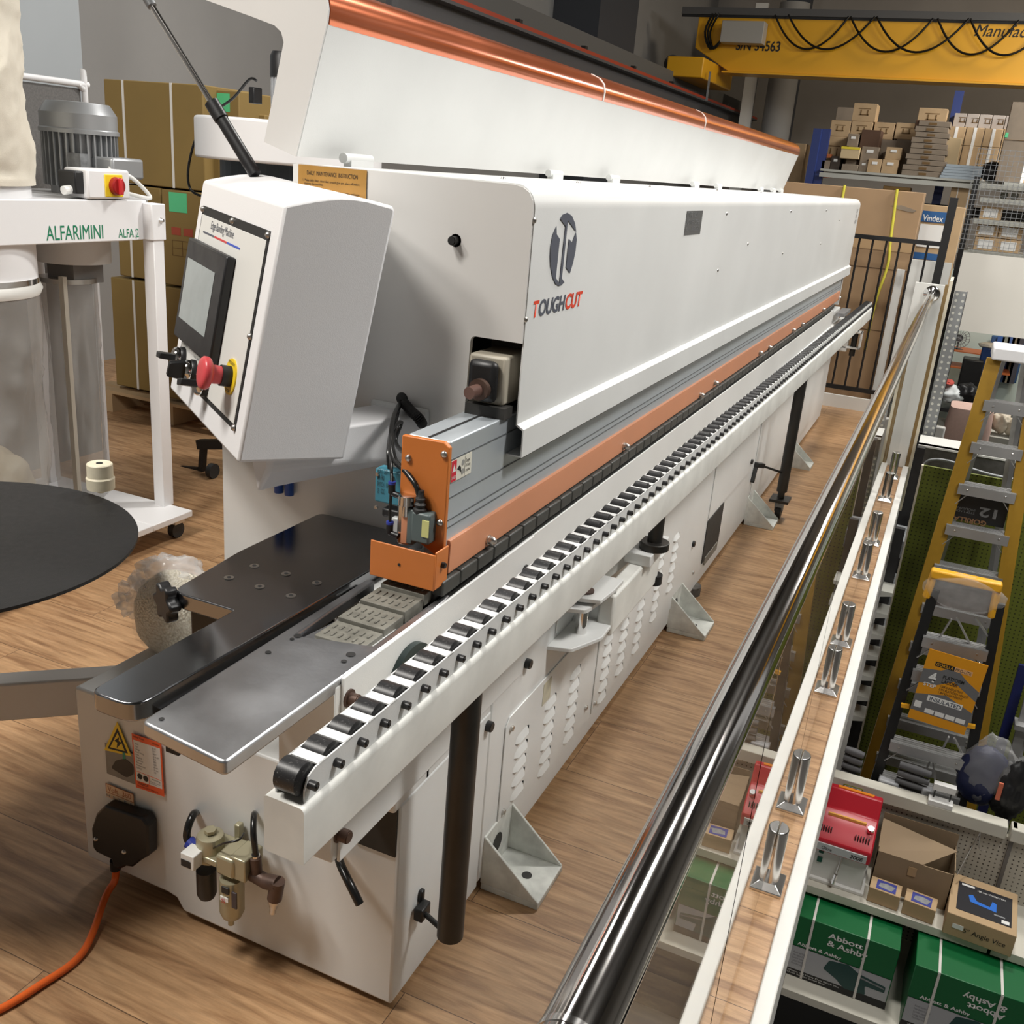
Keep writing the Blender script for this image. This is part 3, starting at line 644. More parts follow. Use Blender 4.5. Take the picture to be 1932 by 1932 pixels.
MB(Ff).box(-.708, -.70, .372, .402, .0006, .0010).build('wire', mat('green_wire', (.0, .25, .15), .4), wn)
sl = MB(Ff).prism([(-.678, .458), (-.594, .4605), (-.592, .324), (-.674, .319)], 'z', 0, .0008).build('specification_sticker', M_orl, mc, label='orange and white specification sticker')
MB(Ff).prism([(-.674, .4435), (-.598, .446), (-.5965, .3425), (-.671, .339)], 'z', .0008, .0012).build('white_field', M_label, sl)
Fs = Ff.to_3x3()
def ft(s, x, z, h, w, m, par): return text(s, (x, -.0045 - .0013, z), (1, 0, .03), (0, 0, 1), h, m, par, width=w, thick=.0002)
ft('Safety Sheet', -.673, .449, .006, .03, M_blk, sl); ft('Machine', -.618, .451, .004, .018, M_blk, sl)
M_print = mat('small_print', (.25, .25, .27), .6)
ft('Model\nYear\nVoltage\nPower Rating\nAmps\nWeight kg\nDimensions\nMaximum\nMinimum Load\nFull load', -.668, .372, .066, .026, M_print, sl)
ft('EB 60\n2019\n380 V\n50 Hz 3P\n28 A\n1800\n6200\n60 mm\n10 mm\n3 A', -.618, .376, .066, .017, M_print, sl)
for x in (-.660, -.643): MB(Ff).lathe((x, .353, .0012), (x, .353, .0014), [(0, .0075), (1, .0075)], 20).build('glove_symbol', M_blk, sl)
MB(Ff).box(-.672, -.598, .3635, .3645, .0012, .0015).build('rule', M_orl, sl); MB(Ff).box(-.634, -.633, .342, .364, .0012, .0015).build('rule', M_orl, sl)
ft('Warning', -.625, .355, .005, .024, M_blk, sl); ft('Read the manual\nbefore use', -.629, .345, .007, .028, M_print, sl)
ft('TOUGHCUT', -.668, .331, .006, .032, M_blk, sl); ft('MACHINERY SERVICE', -.668, .3245, .004, .06, mat('dk_red_print', (.3, .02, .0), .5), sl)
vl = MB(Ff).prism([(-.766, .297), (-.683, .295), (-.683, .258), (-.766, .260)], 'z', 0, .0008).build('voltage_label', M_cream, mc, label='cream voltage label')
for a in ((-.766, -.683, .2955, .297), (-.766, -.683, .2735, .275), (-.766, -.7645, .275, .297), (-.6845, -.683, .275, .297)): MB(Ff).box(*a, .0008, .0011).build('border', mat('label_brown', (.45, .15, .06), .5), vl)
ft('Volt  380', -.760, .278, .014, .070, mat('label_brown', (.45, .15, .06)), vl); ft('H  S  Y  P  A', -.764, .262, .007, .078, M_print, vl)
so = MB()
pp = [(197, 1520), (267.8, 1544), (277.8, 1558.5), (279.6, 1615.7), (266.6, 1623), (249, 1636.8), (236.8, 1635), (226.8, 1640), (213, 1638), (210, 1622.5), (181.5, 1608.8), (174, 1599.5), (172, 1563.5), (181, 1535.5)]
pq = [P(a, b, 'y', -.036) for a, b in pp]
so = MB().prism([(p.x, p.z) for p in pq], 'y', -.036, -.004).build('power_socket', M_black, mc, bev=.005, label='black cable entry box screwed to the cabinet front')
for px, py in ((181.5, 1583), (234.5, 1607)):
    q = P(px, py, 'y', -.036); MB().lathe(q, q - V((0, .006, 0)), [(0, .006), (.6, .005), (1, .002)], 12).build('screw', M_screw, so, smooth=50)
q = P(218, 1636, 'y', -.02)
MB().cyl(q + V((0, 0, -.006)), q + V((0, 0, .02)), .012, n=16).build('cable_gland', M_black, so)
cpts = [q, q + V((0, -.005, -.035)), V((q.x + .005, -.06, .03)), V((-.665, -.19, .0095)), V((-.672, -.30, .0095)), V((-.70, -.40, .0095)), V((-.78, -.50, .0095)), V((-.95, -.56, .0095))]
MB().tube(cpts, .0085, sm=8).build('power_cable', M_cable, None, smooth=60, label='orange power cable hanging from the black box onto the floor', cat='cable')
# air service unit
au = MB()
def fy(px, py, y): return P(px, py, 'y', y)
def cylpx(px, py0, py1, y, r, nm, m, par, prof=None, n=24):
    a, b = fy(px, py0, y), fy(px, py1, y); b = V((a.x, y, b.z))
    return MB().lathe(a, b, prof and [(t, r * k) for t, k in prof] or [(0, r), (1, r)], n).build(nm, m, par, smooth=35)
fr = cylpx(397, 1572, 1615, -.055, .030, 'air_service_unit', M_frl, mc, [(0, .6), (.05, .9), (.2, 1), (1, 1)]); fr['label'] = 'champagne coloured air filter regulator with gauge and bowls'
q = fy(397, 1570, -.055); MB().cyl(q, q + V((0, 0, .008)), .013, n=6).build('hex_cap', M_frl, fr)
def bx(px0, py0, px1, py1, y, dy, nm, m, par, bev=.003):
    a, b = fy(px0, py0, y), fy(px1, py1, y); return MB().box(a.x, b.x, y, y + dy, b.z, a.z).build(nm, m, par, bev=bev)
bx(372, 1612, 412, 1640, -.085, .06, 'regulator_body', M_frl, fr); bx(405, 1612, 440, 1662, -.09, .07, 'filter_body', M_frl, fr, .006); bx(432, 1615, 462, 1668, -.085, .06, 'filter_body', M_frl, fr)
bx(390, 1600, 465, 1625, -.06, .05, 'manifold', M_frl, fr)
cylpx(389, 1640, 1690, -.07, .021, 'bowl', M_black, fr, [(0, 1), (.85, 1), (1, .8)])
cylpx(437, 1655, 1730, -.07, .026, 'bowl', M_frl, fr, [(0, .95), (.1, 1), (.8, 1), (.93, .8), (1, .45)])
cylpx(436, 1730, 1743, -.07, .0065, 'drain', M_frl, fr)
bx(436, 1683, 446, 1717, -.098, .004, 'sight_glass', mat('sight_glass', (.05, .04, .045), .15), fr, .001)
bx(417, 1672, 431, 1690, -.098, .004, 'latch', M_black, fr, .001)
rl = bx(415, 1690, 430, 1704, -.0975, .002, 'maker_label', M_label, fr, 0); text('S', fy(418, 1702, -.098), (1, 0, 0), (0, 0, 1), .011, M_red, rl, width=.010)
gz = bx(340, 1608, 366, 1645, -.11, .035, 'pressure_gauge', M_label, fr, .002)
bx(341, 1620, 359, 1640, -.1115, .001, 'display', M_blk, gz, 0)
bx(441, 1555, 452, 1600, -.02, .016, 'mounting_bracket', M_frl, fr)
a = fy(462, 1640, -.06); b = fy(500, 1662, -.06)
MB().cyl(a, b, .015, n=16).build('tee_fitting', M_brown, fr, smooth=40); MB().cyl(fy(484, 1645, -.06), fy(482, 1618, -.06), .012, n=14).build('tee_fitting', M_brown, fr, smooth=40)
MB().cyl(b, fy(524, 1668, -.06), .016, n=16).build('elbow_fitting', M_brown, fr, smooth=40); MB().cyl(fy(524, 1662, -.06), fy(518, 1695, -.06), .0155, n=16).build('elbow_fitting', M_brown, fr, smooth=40)
MB().lathe(fy(518, 1693, -.06), fy(514, 1722, -.06), [(0, .013), (.3, .013), (.35, .008), (.6, .009), (.7, .007), (1, .007)], 16).build('quick_connector', M_screw, fr, smooth=40)
MB().cyl(fy(482, 1624, -.06), fy(482, 1612, -.06), .009, n=14).build('fitting_collar', M_chrome, fr)
MB().tube([fy(369, 1534, -.004), fy(364, 1538, -.03), fy(355, 1560, -.05), fy(353, 1580, -.055), fy(362, 1595, -.055)], .0085).build('air_hose', M_hose, fr, smooth=60)
MB().cyl(fy(356, 1588, -.055), fy(368, 1598, -.055), .014, n=16).build('blue_collar', mat('collar_blue', (.03, .05, .35)), fr)
MB().tube([fy(480, 1535, -.004), fy(479, 1540, -.03), fy(478, 1570, -.055), fy(481, 1600, -.06), fy(483, 1615, -.06)], .0065).build('air_hose', M_hose, fr, smooth=60)
MB().tube([fy(395, 1605, -.06), fy(420, 1592, -.09), fy(450, 1585, -.08), fy(460, 1572, -.05)], .0022).build('sensor_cable', M_hose, fr, smooth=60)
MB().tube([V((-.14, -.002, .355)), V((-.11, -.035, .36)), V((-.07, -.06, .345)), V((-.045, -.065, .315))], .009).build('air_hose', M_hose, mc, smooth=60)
# ---- tape tray disc and arm on the left
td = MB().cyl((-1.096, -.112, .843), (-1.096, -.112, .85), .406, n=96).build('tape_tray', mat('matt_black_disc', (.012, .012, .0125), .5, spec=.35, noise=.25, nscale=70, bump=.1, bscale=400), mc, smooth=40, label='large matt black round edging tape tray')
q = P(191, 928, 'z', .85); 
MB().lathe((q.x, q.y, .85), (q.x, q.y, .925), [(0, .010), (.12, .010), (.13, .033), (.5, .034), (.55, .031), (.97, .031), (1, .029)], 28).build('tape_roller', mat('cream_nylon', (.74, .68, .52), .45, noise=.1, nscale=40), td, smooth=35, label='cream nylon guide roller')
MB().cyl((q.x, q.y, .925), (q.x, q.y, .926), .008, n=14).build('roller_hole', M_blk, td)
MB().cyl((-1.20, -.06, .44), (-1.15, -.08, .843), .03, n=20).build('tray_post', M_white, td)
MB().bar((-.84, .235, .41), (-1.42, -.27, .41), .062, .10).build('tray_arm', M_grey, mc, bev=.006)
# bag of pellets on the side shelf
import bmesh
def blob(name, c, r, m, par=None, seed=1, amp=.12, sub=4, freq=5, fl=None, **k):
    bm = bmesh.new(); bmesh.ops.create_icosphere(bm, subdivisions=sub, radius=1)
    from mathutils import noise
    for v_ in bm.verts:
        p = v_.co.copy(); nz = noise.noise(p * freq * .3 + V((seed, seed * 2, 0))) * amp * 2 + noise.noise(p * freq + V((seed, 0, 0))) * amp
        v_.co = V((p.x * r[0], p.y * r[1], p.z * r[2])) * (1 + nz)
        if fl is not None and v_.co.z < fl: v_.co.z = fl + (v_.co.z - fl) * .12
    b = MB(); idx = {v_.index: i for i, v_ in enumerate(bm.verts)}
    b.add([v_.co + V(c) for v_ in bm.verts], [[v_.index for v_ in f_.verts] for f_ in bm.faces]); bm.free()
    return b.build(name, m, par, smooth=80, **k)
def pellet_mat():
    m = mat('glue_pellets', (.85, .80, .66), .5); nt = m.node_tree; N = nt.nodes; L = nt.links
    vo = N.new('ShaderNodeTexVoronoi'); vo.inputs['Scale'].default_value = 170; tc = N.new('ShaderNodeTexCoord'); L.new(tc.outputs['Object'], vo.inputs['Vector'])
    cr = N.new('ShaderNodeValToRGB'); cr.color_ramp.elements[0].color = (.88, .83, .70, 1); cr.color_ramp.elements[1].color = (.66, .59, .44, 1); cr.color_ramp.elements[1].position = .9; cr.color_ramp.elements[0].position = .35  # ramp darkens the crevices between pellets, shade put into the colour
    L.new(vo.outputs['Distance'], cr.inputs[0]); L.new(cr.outputs[0], N['Principled BSDF'].inputs['Base Color'])
    bp = N.new('ShaderNodeBump'); bp.inputs['Strength'].default_value = 1; bp.inputs['Distance'].default_value = .004; bp.invert = True
    L.new(vo.outputs['Distance'], bp.inputs['Height']); L.new(bp.outputs[0], N['Principled BSDF'].inputs['Normal']); return m
M_thin = mat('thin_clear_film', (.9, .9, .9), .1, alpha=.10)
bagc = V((-.79, .26, .61))
pbg = empty('pellet_bag', (bagc.x, bagc.y, .52), 'open clear plastic bag of cream glue pellets beside the machine', 'bag')
blob('pellets', bagc, (.095, .09, .11), pellet_mat(), pbg, 3, .05, fl=-.08)
M_film = mat('clear_film', (.95, .96, .97), .12, alpha=.36, bump=.4, bscale=18)
import mathutils
def sheet(name, c, rx, ry, h, m, par, seed, n=48, rows=14, twist=.3, flare=1.3):
    from mathutils import noise
    b = MB(); vs = []; fs = []
    for j in range(rows + 1):
        t = j / rows
        for i in range(n):
            a = 2 * math.pi * i / n; k = 1 + (flare - 1) * t + .22 * t * noise.noise(V((math.cos(a) * 3, math.sin(a) * 3, t * 3 + seed)))* 2
            vs.append(V(c) + V((math.cos(a) * rx * k + .03 * t * noise.noise(V((a, t * 4, seed))), math.sin(a) * ry * k, h * t + .05 * t * noise.noise(V((a * 2, seed, t))))))
    for j in range(rows):
        for i in range(n): q = (i + 1) % n; fs.append((j * n + i, j * n + q, (j + 1) * n + q, (j + 1) * n + i))
    b.add(vs, fs); return b.build(name, m, par, smooth=80)
q = P(262, 1130, 'y', .27); blob('plastic_fold', q, (.055, .04, .045), M_film, pbg, 5, .35, freq=9)
q = P(325, 1095, 'y', .30); blob('plastic_fold', q, (.095, .07, .055), M_film, pbg, 8, .22, freq=7)
blob('plastic_film', bagc, (.103, .098, .115), mat('thin_clear_film', (.9, .9, .9), .1, alpha=.08), pbg, 3, .06, fl=-.085)
# ================================================================== SETTING
def wood():
    m = bpy.data.materials.new('laminate_floor'); m.use_nodes = True; nt = m.node_tree; N = nt.nodes; L = nt.links; b = N['Principled BSDF']
    tc = N.new('ShaderNodeTexCoord'); mp = N.new('ShaderNodeMapping'); L.new(tc.outputs['Object'], mp.inputs[0])
    br = N.new('ShaderNodeTexBrick'); br.inputs['Scale'].default_value = 1; br.inputs['Brick Width'].default_value = 1.9; br.inputs['Row Height'].default_value = .32
    br.inputs['Mortar Size'].default_value = .0011; br.inputs['Mortar Smooth'].default_value = .1; br.offset = .37; br.inputs['Color1'].default_value = (.0, .0, .0, 1); br.inputs['Color2'].default_value = (1, 1, 1, 1); br.inputs['Mortar'].default_value = (.5, .5, .5, 1); br.inputs['Bias'].default_value = 0
    mp.inputs['Location'].default_value = (0, -.06, 0); L.new(mp.outputs[0], br.inputs['Vector'])
    m2 = N.new('ShaderNodeMapping'); m2.inputs['Scale'].default_value = (1.1, 11, 1); L.new(tc.outputs['Object'], m2.inputs[0])
    ad = N.new('ShaderNodeVectorMath'); ad.operation = 'ADD'; sc = N.new('ShaderNodeVectorMath'); sc.operation = 'SCALE'; sc.inputs['Scale'].default_value = 7
    L.new(br.outputs['Color'], sc.inputs[0]); L.new(m2.outputs[0], ad.inputs[0]); L.new(sc.outputs[0], ad.inputs[1])
    n1 = N.new('ShaderNodeTexNoise'); n1.inputs['Scale'].default_value = 2.2; n1.inputs['Detail'].default_value = 9; n1.inputs['Distortion'].default_value = 1.6; L.new(ad.outputs[0], n1.inputs['Vector'])
    wv = N.new('ShaderNodeTexNoise'); wv.inputs['Scale'].default_value = 9; wv.inputs['Detail'].default_value = 5; wv.inputs['Roughness'].default_value = .7; L.new(ad.outputs[0], wv.inputs['Vector'])
    cr = N.new('ShaderNodeValToRGB'); e = cr.color_ramp.elements; e[0].position = .30; e[0].color = (.24, .125, .058, 1); e[1].position = .72; e[1].color = (.50, .31, .165, 1)
    x = e.new(.5); x.color = (.40, .235, .118, 1); L.new(n1.outputs['Fac'], cr.inputs[0])
    mx = N.new('ShaderNodeMix'); mx.data_type = 'RGBA'; mx.blend_type = 'MULTIPLY'; mx.inputs[0].default_value = .55
    r2 = N.new('ShaderNodeMapRange'); r2.inputs['From Min'].default_value = .35; r2.inputs['From Max'].default_value = .62; r2.inputs['To Min'].default_value = .62; r2.inputs['To Max'].default_value = 1.1
    L.new(wv.outputs['Fac'], r2.inputs['Value']); L.new(cr.outputs[0], mx.inputs[6]); L.new(r2.outputs[0], mx.inputs[7])
    m3 = N.new('ShaderNodeMix'); m3.data_type = 'RGBA'; m3.inputs[7].default_value = (.10, .055, .03, 1); L.new(br.outputs['Fac'], m3.inputs[0]); L.new(mx.outputs[2], m3.inputs[6])
    L.new(m3.outputs[2], b.inputs['Base Color']); b.inputs['Roughness'].default_value = .42
    bp = N.new('ShaderNodeBump'); bp.inputs['Strength'].default_value = .12; bp.inputs['Distance'].default_value = .002; L.new(n1.outputs['Fac'], bp.inputs['Height']); L.new(bp.outputs[0], b.inputs['Normal'])
    return m
M_wood = wood()
M_trim = mat('white_edge_paint', (.74, .73, .69), .42, noise=.05, nscale=6)
MB().box(-7, .692, -4, 8.7, -.22, 0).build('floor', M_wood, kind='structure', origin=(0, 0, 0))
MB().box(.692, .730, -4, 8.7, -.40, .012).build('trim_1', M_trim, kind='structure', bev=.004)
M_wall = mat('grey_wall_paint', (.29, .285, .275), .7, noise=.05, nscale=1.5, bump=.05, bscale=60)
M_wall2 = mat('bluish_wall_paint', (.36, .39, .41), .7, noise=.04, nscale=1.5)
M_dwall = mat('dim_wall_paint', (.30, .28, .26), .8, noise=.1, nscale=1)
MB().box(-8.2, -5.2, 5.0, 5.2, -.2, 7).build('wall_rear_left', M_wall, kind='structure') if 0 else None
# left wall (runs away from the camera) and the projecting pier
MB().box(-5.4, -5.2, -5, 24, -3, 9).build('wall_left', M_wall, kind='structure')
MB().box(-5.2, -4.62, 1.2, P(154, 100, 'x', -4.62).y, -.0, 9).build('wall_left_pier', M_wall2, kind='structure')
MB().box(-5.2, 12, 22, 22.2, -3, 9).build('wall_far', M_dwall, kind='structure')
MB().box(-5.3, 14, -6, 23, 8.9, 9).build('ceiling', mat('dark_roof', (.12, .12, .12), .8), kind='structure')
MB().box(-5.3, 14, 7.2, 23, -2.86, -2.75).build('floor_2', mat('concrete_floor', (.17, .165, .155), .5, noise=.2, nscale=2), kind='structure')
MB().box(.0, 14, -6, 7.2, -2.86, -2.75).build('floor_3', mat('concrete_floor', (.17, .165, .155)), kind='structure')
MB().box(-5.3, 14, -6.2, -6, -3, 9).build('wall_near', M_wall, kind='structure')
MB().box(13.8, 14, -6, 22, -3, 9).build('wall_right', M_wall, kind='structure')
# ---- glass balustrade
GX = .637
M_glass = mat('clear_glass', (.93, .97, .95), .0)
nb = M_glass.node_tree.nodes['Principled BSDF']; nb.inputs['Transmission Weight'].default_value = 1; nb.inputs['IOR'].default_value = 1.52
gy = [-1.35, P(1390, 1640, 'x', GX).y, P(1570, 1110, 'x', GX).y, 3.0, 4.35, 5.45]
side = ['nearest the camera', 'second from the camera', 'third from the camera', 'fourth from the camera', 'farthest, against the white end panel']
hr = empty('glass_balustrade', (GX, 2, 0), 'glass balustrade with round stainless handrail and chrome clamps along the floor edge', 'balustrade')
for i in range(5):
    MB().box(GX - .006, GX + .006, gy[i] + .006, gy[i + 1] - .006, .13, 1.12).build('glass_panel', M_glass, hr)
MB().cyl((GX, -1.2, 1.145), (GX, 5.46, 1.145), .0255, n=48).build('handrail', M_rail, hr, smooth=40)
q = P(1085, 1925, 'z', 1.17); MB().cyl((GX, q.y - .004, 1.145), (GX, q.y + .002, 1.145), .0262, n=48).build('joint_ring', M_chrome, hr, smooth=40)
MB().lathe((GX, 5.46, 1.145), (GX, 5.43, 1.145), [(0, .052), (.3, .05), (.6, .04), (1, .027)], 32).build('wall_flange', M_chrome, hr, smooth=40)
n4 = [(-.046, -.046), (.046, -.046), (.046, .046), (-.046, .046)]; t4 = [(-.028, -.028), (.028, -.028), (.028, .028), (-.028, .028)]
for sy in (.82, 1.20, 1.98, 2.42, 3.22, 3.75, 4.6, 5.15):
    bse = MB(Matrix.Translation((GX, sy, 0)))
    bse.add([(a, b, .0) for a, b in n4] + [(a, b, .008) for a, b in n4] + [(a, b, .022) for a, b in t4], [(0, 1, 5, 4), (1, 2, 6, 5), (2, 3, 7, 6), (3, 0, 4, 7), (4, 5, 9, 8), (5, 6, 10, 9), (6, 7, 11, 10), (7, 4, 8, 11), (8, 9, 10, 11), (3, 2, 1, 0)])
    bs0 = bse.build('glass_clamp', M_satin, hr, bev=.0015)
    for s_ in (-1, 1):
        pr = []
        for i in range(13):
            a = -math.pi / 2 + math.pi * i / 12; pr.append((s_ * (.0065 + .025 * math.cos(a)), .029 * math.sin(a)))
        MB(Matrix.Translation((GX, sy, 0))).prism(pr, 'z', .02, .175).build('clamp_jaw', M_satin, bs0, bev=.003)
# ---- white end cabinet at the end of the rail
wp = empty('end_panel', (.6, 5.5, 0), 'narrow white end panel carrying the handrail flange', 'panel')
a = P(1728, 532, 'y', 5.48); b = P(1784, 536, 'y', 5.48)
MB().box(a.x, b.x, 5.48, 5.50, .0, a.z).build('panel_face', M_panelw, wp, bev=.002)
MB().box(b.x, b.x + .022, 5.48, 5.56, -.3, a.z).build('plywood_edge', mat('plywood_edge', (.25, .16, .06), .6), wp)
MB().box(b.x + .022, b.x + .040, 5.48, 5.9, -.3, a.z + .03).build('cream_edge', mat('cream_edge', (.72, .66, .52), .6), wp)
# perforated upright
M_perf = dots_mat('perforated_steel', (.25, .26, .27), (.60, .60, .56), .04, .0085, (1, 0, 1), .45)
def perf_post(x0, x1, y, z0, z1, name, lab, pitch=.05):
    e = empty(name, ((x0 + x1) / 2, y, z0), lab, 'post')
    MB().box(x0, x1, y, y + .003, z0, z1).build('post_face', M_perf, e); MB().box(x1 - .003, x1, y, y + .07, z0, z1).build('post_side', M_gal, e)
    return e
perf_post(.766, .842, 5.62, -2.75, 1.17, 'steel_upright', 'grey galvanised perforated steel upright behind the end of the handrail')
# ---- gate with baseboard
gt = empty('gate', (.2, 7.2, 0), 'black metal barrier gate with vertical bars at the end of the floor', 'gate')
Yg = 7.2
def gz(px, py): return P(px, py, 'y', Yg)
M_gate = mat('black_gate_paint', (.008, .008, .009), .45)
zt_ = gz(1696, 453).z; zb_ = gz(1603, 733).z
MB().box(-.9, .60, Yg - .015, Yg + .015, zt_ - .017, zt_ + .017).build('top_rail', M_gate, gt)
MB().box(-.9, .60, Yg - .015, Yg + .015, zb_ - .017, zb_ + .017).build('bottom_rail', M_gate, gt)
x = .50
while x > -.9:
    MB().cyl((x, Yg, zb_), (x, Yg, zt_), .0085, n=10).build('bar', M_gate, gt); x -= .103
MB().box(.585, .645, Yg - .03, Yg + .03, 0, gz(1801, 373).z).build('gate_post', M_gate, gt)
MB().box(-1.2, .60, 7.14, 7.17, 0, .105).build('baseboard_far', M_panelw, kind='structure')
# big cartons behind gate
M_cart = mat('brown_cardboard', (.36, .235, .13), .75, noise=.1, nscale=4)
M_cart2 = mat('olive_cardboard', (.235, .155, .045), .75, noise=.08, nscale=3)
M_cart3 = mat('tan_cardboard', (.46, .32, .18), .75, noise=.1, nscale=6)
M_cart4 = mat('grey_brown_cardboard', (.24, .19, .14), .8, noise=.15, nscale=6)
M_tape = mat('clear_tape', (.42, .28, .15), .3)
M_strap = mat('white_strap', (.70, .68, .64), .4); M_ystrap = mat('yellow_strap', (.72, .66, .08), .4)
def fbox(name, px0, py0, px1, py1, y, depth, m, lab, cat, group=None, tape=None, rot=0, straps=(), tag_=None, parts=True):
    a, b = P(px0, py0, 'y', y), P(px1, py1, 'y', y)
    o = MB().box(a.x, b.x, y, y + depth, b.z, a.z).build(name, m, None, label=lab, cat=cat, group=group, bev=.004)
    o0 = ORG[o.name]
    if tape: MB().box(a.x + (b.x - a.x) * .46, a.x + (b.x - a.x) * .54, y - .002, y, b.z, a.z).build('tape', tape, o)
    for s_ in straps: MB().box(a.x + (b.x - a.x) * s_ - .008, a.x + (b.x - a.x) * s_ + .008, y - .003, y + .001, b.z, a.z).build('strap', M_strap, o)
    if tag_: 
        for (u0, v0, u1, v1, mm) in tag_: MB().box(a.x + (b.x - a.x) * u0, a.x + (b.x - a.x) * u1, y - .003, y, b.z + (a.z - b.z) * v0, b.z + (a.z - b.z) * v1).build('label_patch', mm, o)
    return o
by = 7.55
c1 = fbox('tall_carton', 1528, 348, 1744, 460, by, .5, M_cart, 'huge brown cardboard carton with yellow straps standing behind the black gate', 'carton')
bpy.data.objects.remove(c1)
tc_ = empty('tall_carton', (.0, by, 0), 'huge brown cardboard carton tied with yellow cord behind the black gate', 'carton')
a = P(1529, 348, 'y', by); b = P(1746, 362, 'y', by)
MB().box(-.75, b.x, by, by + .25, 0, (a.z + b.z) / 2).build('carton_body', M_cart, tc_, bev=.006)
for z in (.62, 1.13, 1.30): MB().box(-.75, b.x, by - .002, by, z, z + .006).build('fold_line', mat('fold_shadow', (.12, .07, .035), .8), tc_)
MB().box(-.75, b.x, by - .003, by - .001, 1.28, 1.36).build('tape_band', M_tape, tc_)
for pl in (((1594, 349), (1585, 400), (1583, 420)), ((1693, 357), (1680, 455), (1675, 500), (1655, 560), (1640, 620), (1632, 660))):
    MB().tube([P(px, py, 'y', by - .015) for px, py in pl], .011).build('cord', M_ystrap, tc_, smooth=60)
t1 = P(1700, 392, 'y', by); MB().prism([(t1.x - .08, t1.z + .01), (t1.x + .0, t1.z + .02), (t1.x + .12, t1.z - .01), (t1.x + .10, t1.z - .03), (t1.x - .02, t1.z - .015)], 'y', by - .004, by).build('torn_patch', M_cart4, tc_)
# second carton with blue label sheets and board bundle
c2 = empty('labelled_carton', (.65, 7.75, 0), 'tan carton with blue and white printed sheets beside the tall brown carton', 'carton')
y2 = 7.85
a = P(1738, 385, 'y', y2); b = P(1820, 500, 'y', y2)
MB().box(a.x, P(1822, 395, 'y', y2).x, y2, y2 + .4, 0, a.z).build('carton_body', M_cart3, c2, bev=.006)
def sheet_(px0, py0, px1, py1, y, m, par, nm='printed_sheet'):
    a, b = P(px0, py0, 'y', y), P(px1, py1, 'y', y); return MB().box(a.x, b.x, y, y + .002, b.z, a.z).build(nm, m, par)
M_bl = mat('sheet_blue', (.02, .10, .28), .4)
sheet_(1741, 397, 1785, 422, y2 - .006, M_bl, c2); s_ = sheet_(1737, 422, 1783, 470, y2 - .006, M_label, c2); sheet_(1724, 475, 1768, 492, y2 - .006, M_bl, c2)
q = P(1740, 416, 'y', y2 - .008); text('Vindex', q, (1, 0, 0), (0, 0, 1), .05, M_label, s_, width=.16, bold=.01); 
b_ = MB(); b_.lathe(q + V((.10, -.0, .025)), q + V((.10, -.001, .025)), [(0, .07), (1, .07)], 24)
wb = empty('board_bundle', (.5, 7.4, 0), 'stack of white boards leaning beside the gate post', 'boards')
a = P(1722, 488, 'y', 7.45); MB().box(P(1718, 495, 'y', 7.45).x, .70, 7.45, 7.49, .0, P(1750, 492, 'y', 7.45).z).build('board', M_panelw, wb)
MB().box(.30, .36, 7.40, 7.50, .0, 1.15).build('board', M_panelw, wb)
# ================================================================== LEFT: dust extractor, cartons
de = empty('dust_extractor', (-2.6, 1.5, 0), 'white dust extractor with grey motor, cloth bag and clear plastic bags on a wheeled frame', 'dust extractor')
XF = -2.30
def px_(px, py, x=XF): return P(px, py, 'x', x)
hz = 1.447; hb_ = 1.29
hs = MB().prism(rpoly([(-2.86, 1.0), (XF, 1.0), (XF, 1.94), (-2.86, 1.94)], [0, 0, .26, .26], 12), 'z', hb_, hz).build('fan_housing', M_box, de, bev=.004)
M_grn = mat('logo_green', (.0, .20, .09), .5)
for s_, p0, p1, h_ in (('ALFARIMINI', 88, 195, .052), ('ALFA 2', 224, 262, .034)):
    q = px_(p0, 454); q2 = px_(p1, 451); text(s_, (XF, q.y, 1.303), (0, 1, 0), (0, 0, 1), h_, M_grn, hs, width=q2.y - q.y, thick=.001)
mx_, my_, mr = -2.60, 1.757, .147; z1, z2 = 1.69, 1.80
M_mot = mat('motor_grey', (.36, .37, .38), .38, metal=.5)
mo = MB().cyl((mx_, my_, hz), (mx_, my_, z1), mr * .82, n=32).build('motor', M_mot, de, smooth=40, label='grey finned electric motor')
fb = MB()
for i in range(34):
    a_ = 2 * math.pi * i / 34; c_, s_ = math.cos(a_), math.sin(a_)
    fb.bar((mx_ + c_ * mr * .88, my_ + s_ * mr * .88, hz + .03), (mx_ + c_ * mr * .88, my_ + s_ * mr * .88, z1), .006, mr * .22, up=(c_, s_, 0))
fb.build('cooling_fins', M_mot, mo)
MB().lathe((mx_, my_, z1 - .01), (mx_, my_, z2), [(0, mr * 1.04), (.12, mr * 1.04), (.16, mr), (.62, mr), (.92, mr * .84), (.97, mr * .8), (1, mr * .3)], 40).build('fan_cowl', M_mot, mo, smooth=30)
MB().box(mx_ + .10, mx_ + .22, my_ - .05, my_ + .12, 1.52, 1.60).build('terminal_box', M_mot, mo, bev=.01)
MB().box(mx_ + .06, mx_ + .135, my_ - .13, my_ - .09, hz + .07, hz + .16).build('rating_plate', M_gal, mo)
a, b = px_(180, 330, XF + .02), px_(243, 374, XF + .02)
s0, s1_ = px_(152, 318, XF), px_(243, 376, XF)
sb = MB().box(XF - .11, XF + .01, s0.y + .02, s1_.y, hz + .004, s0.z).build('switch_box', M_box, de, bev=.008)
MB().box(XF - .10, XF - .01, s0.y - .02, s0.y + .03, hz + .02, s0.z - .01).build('switch_box_side', M_black, sb, bev=.006)
q = px_(215, 351, XF + .012)
MB().box(XF + .01, XF + .014, q.y - .045, q.y + .045, q.z - .040, q.z + .042).build('yellow_plate', M_yel, sb, bev=.002)
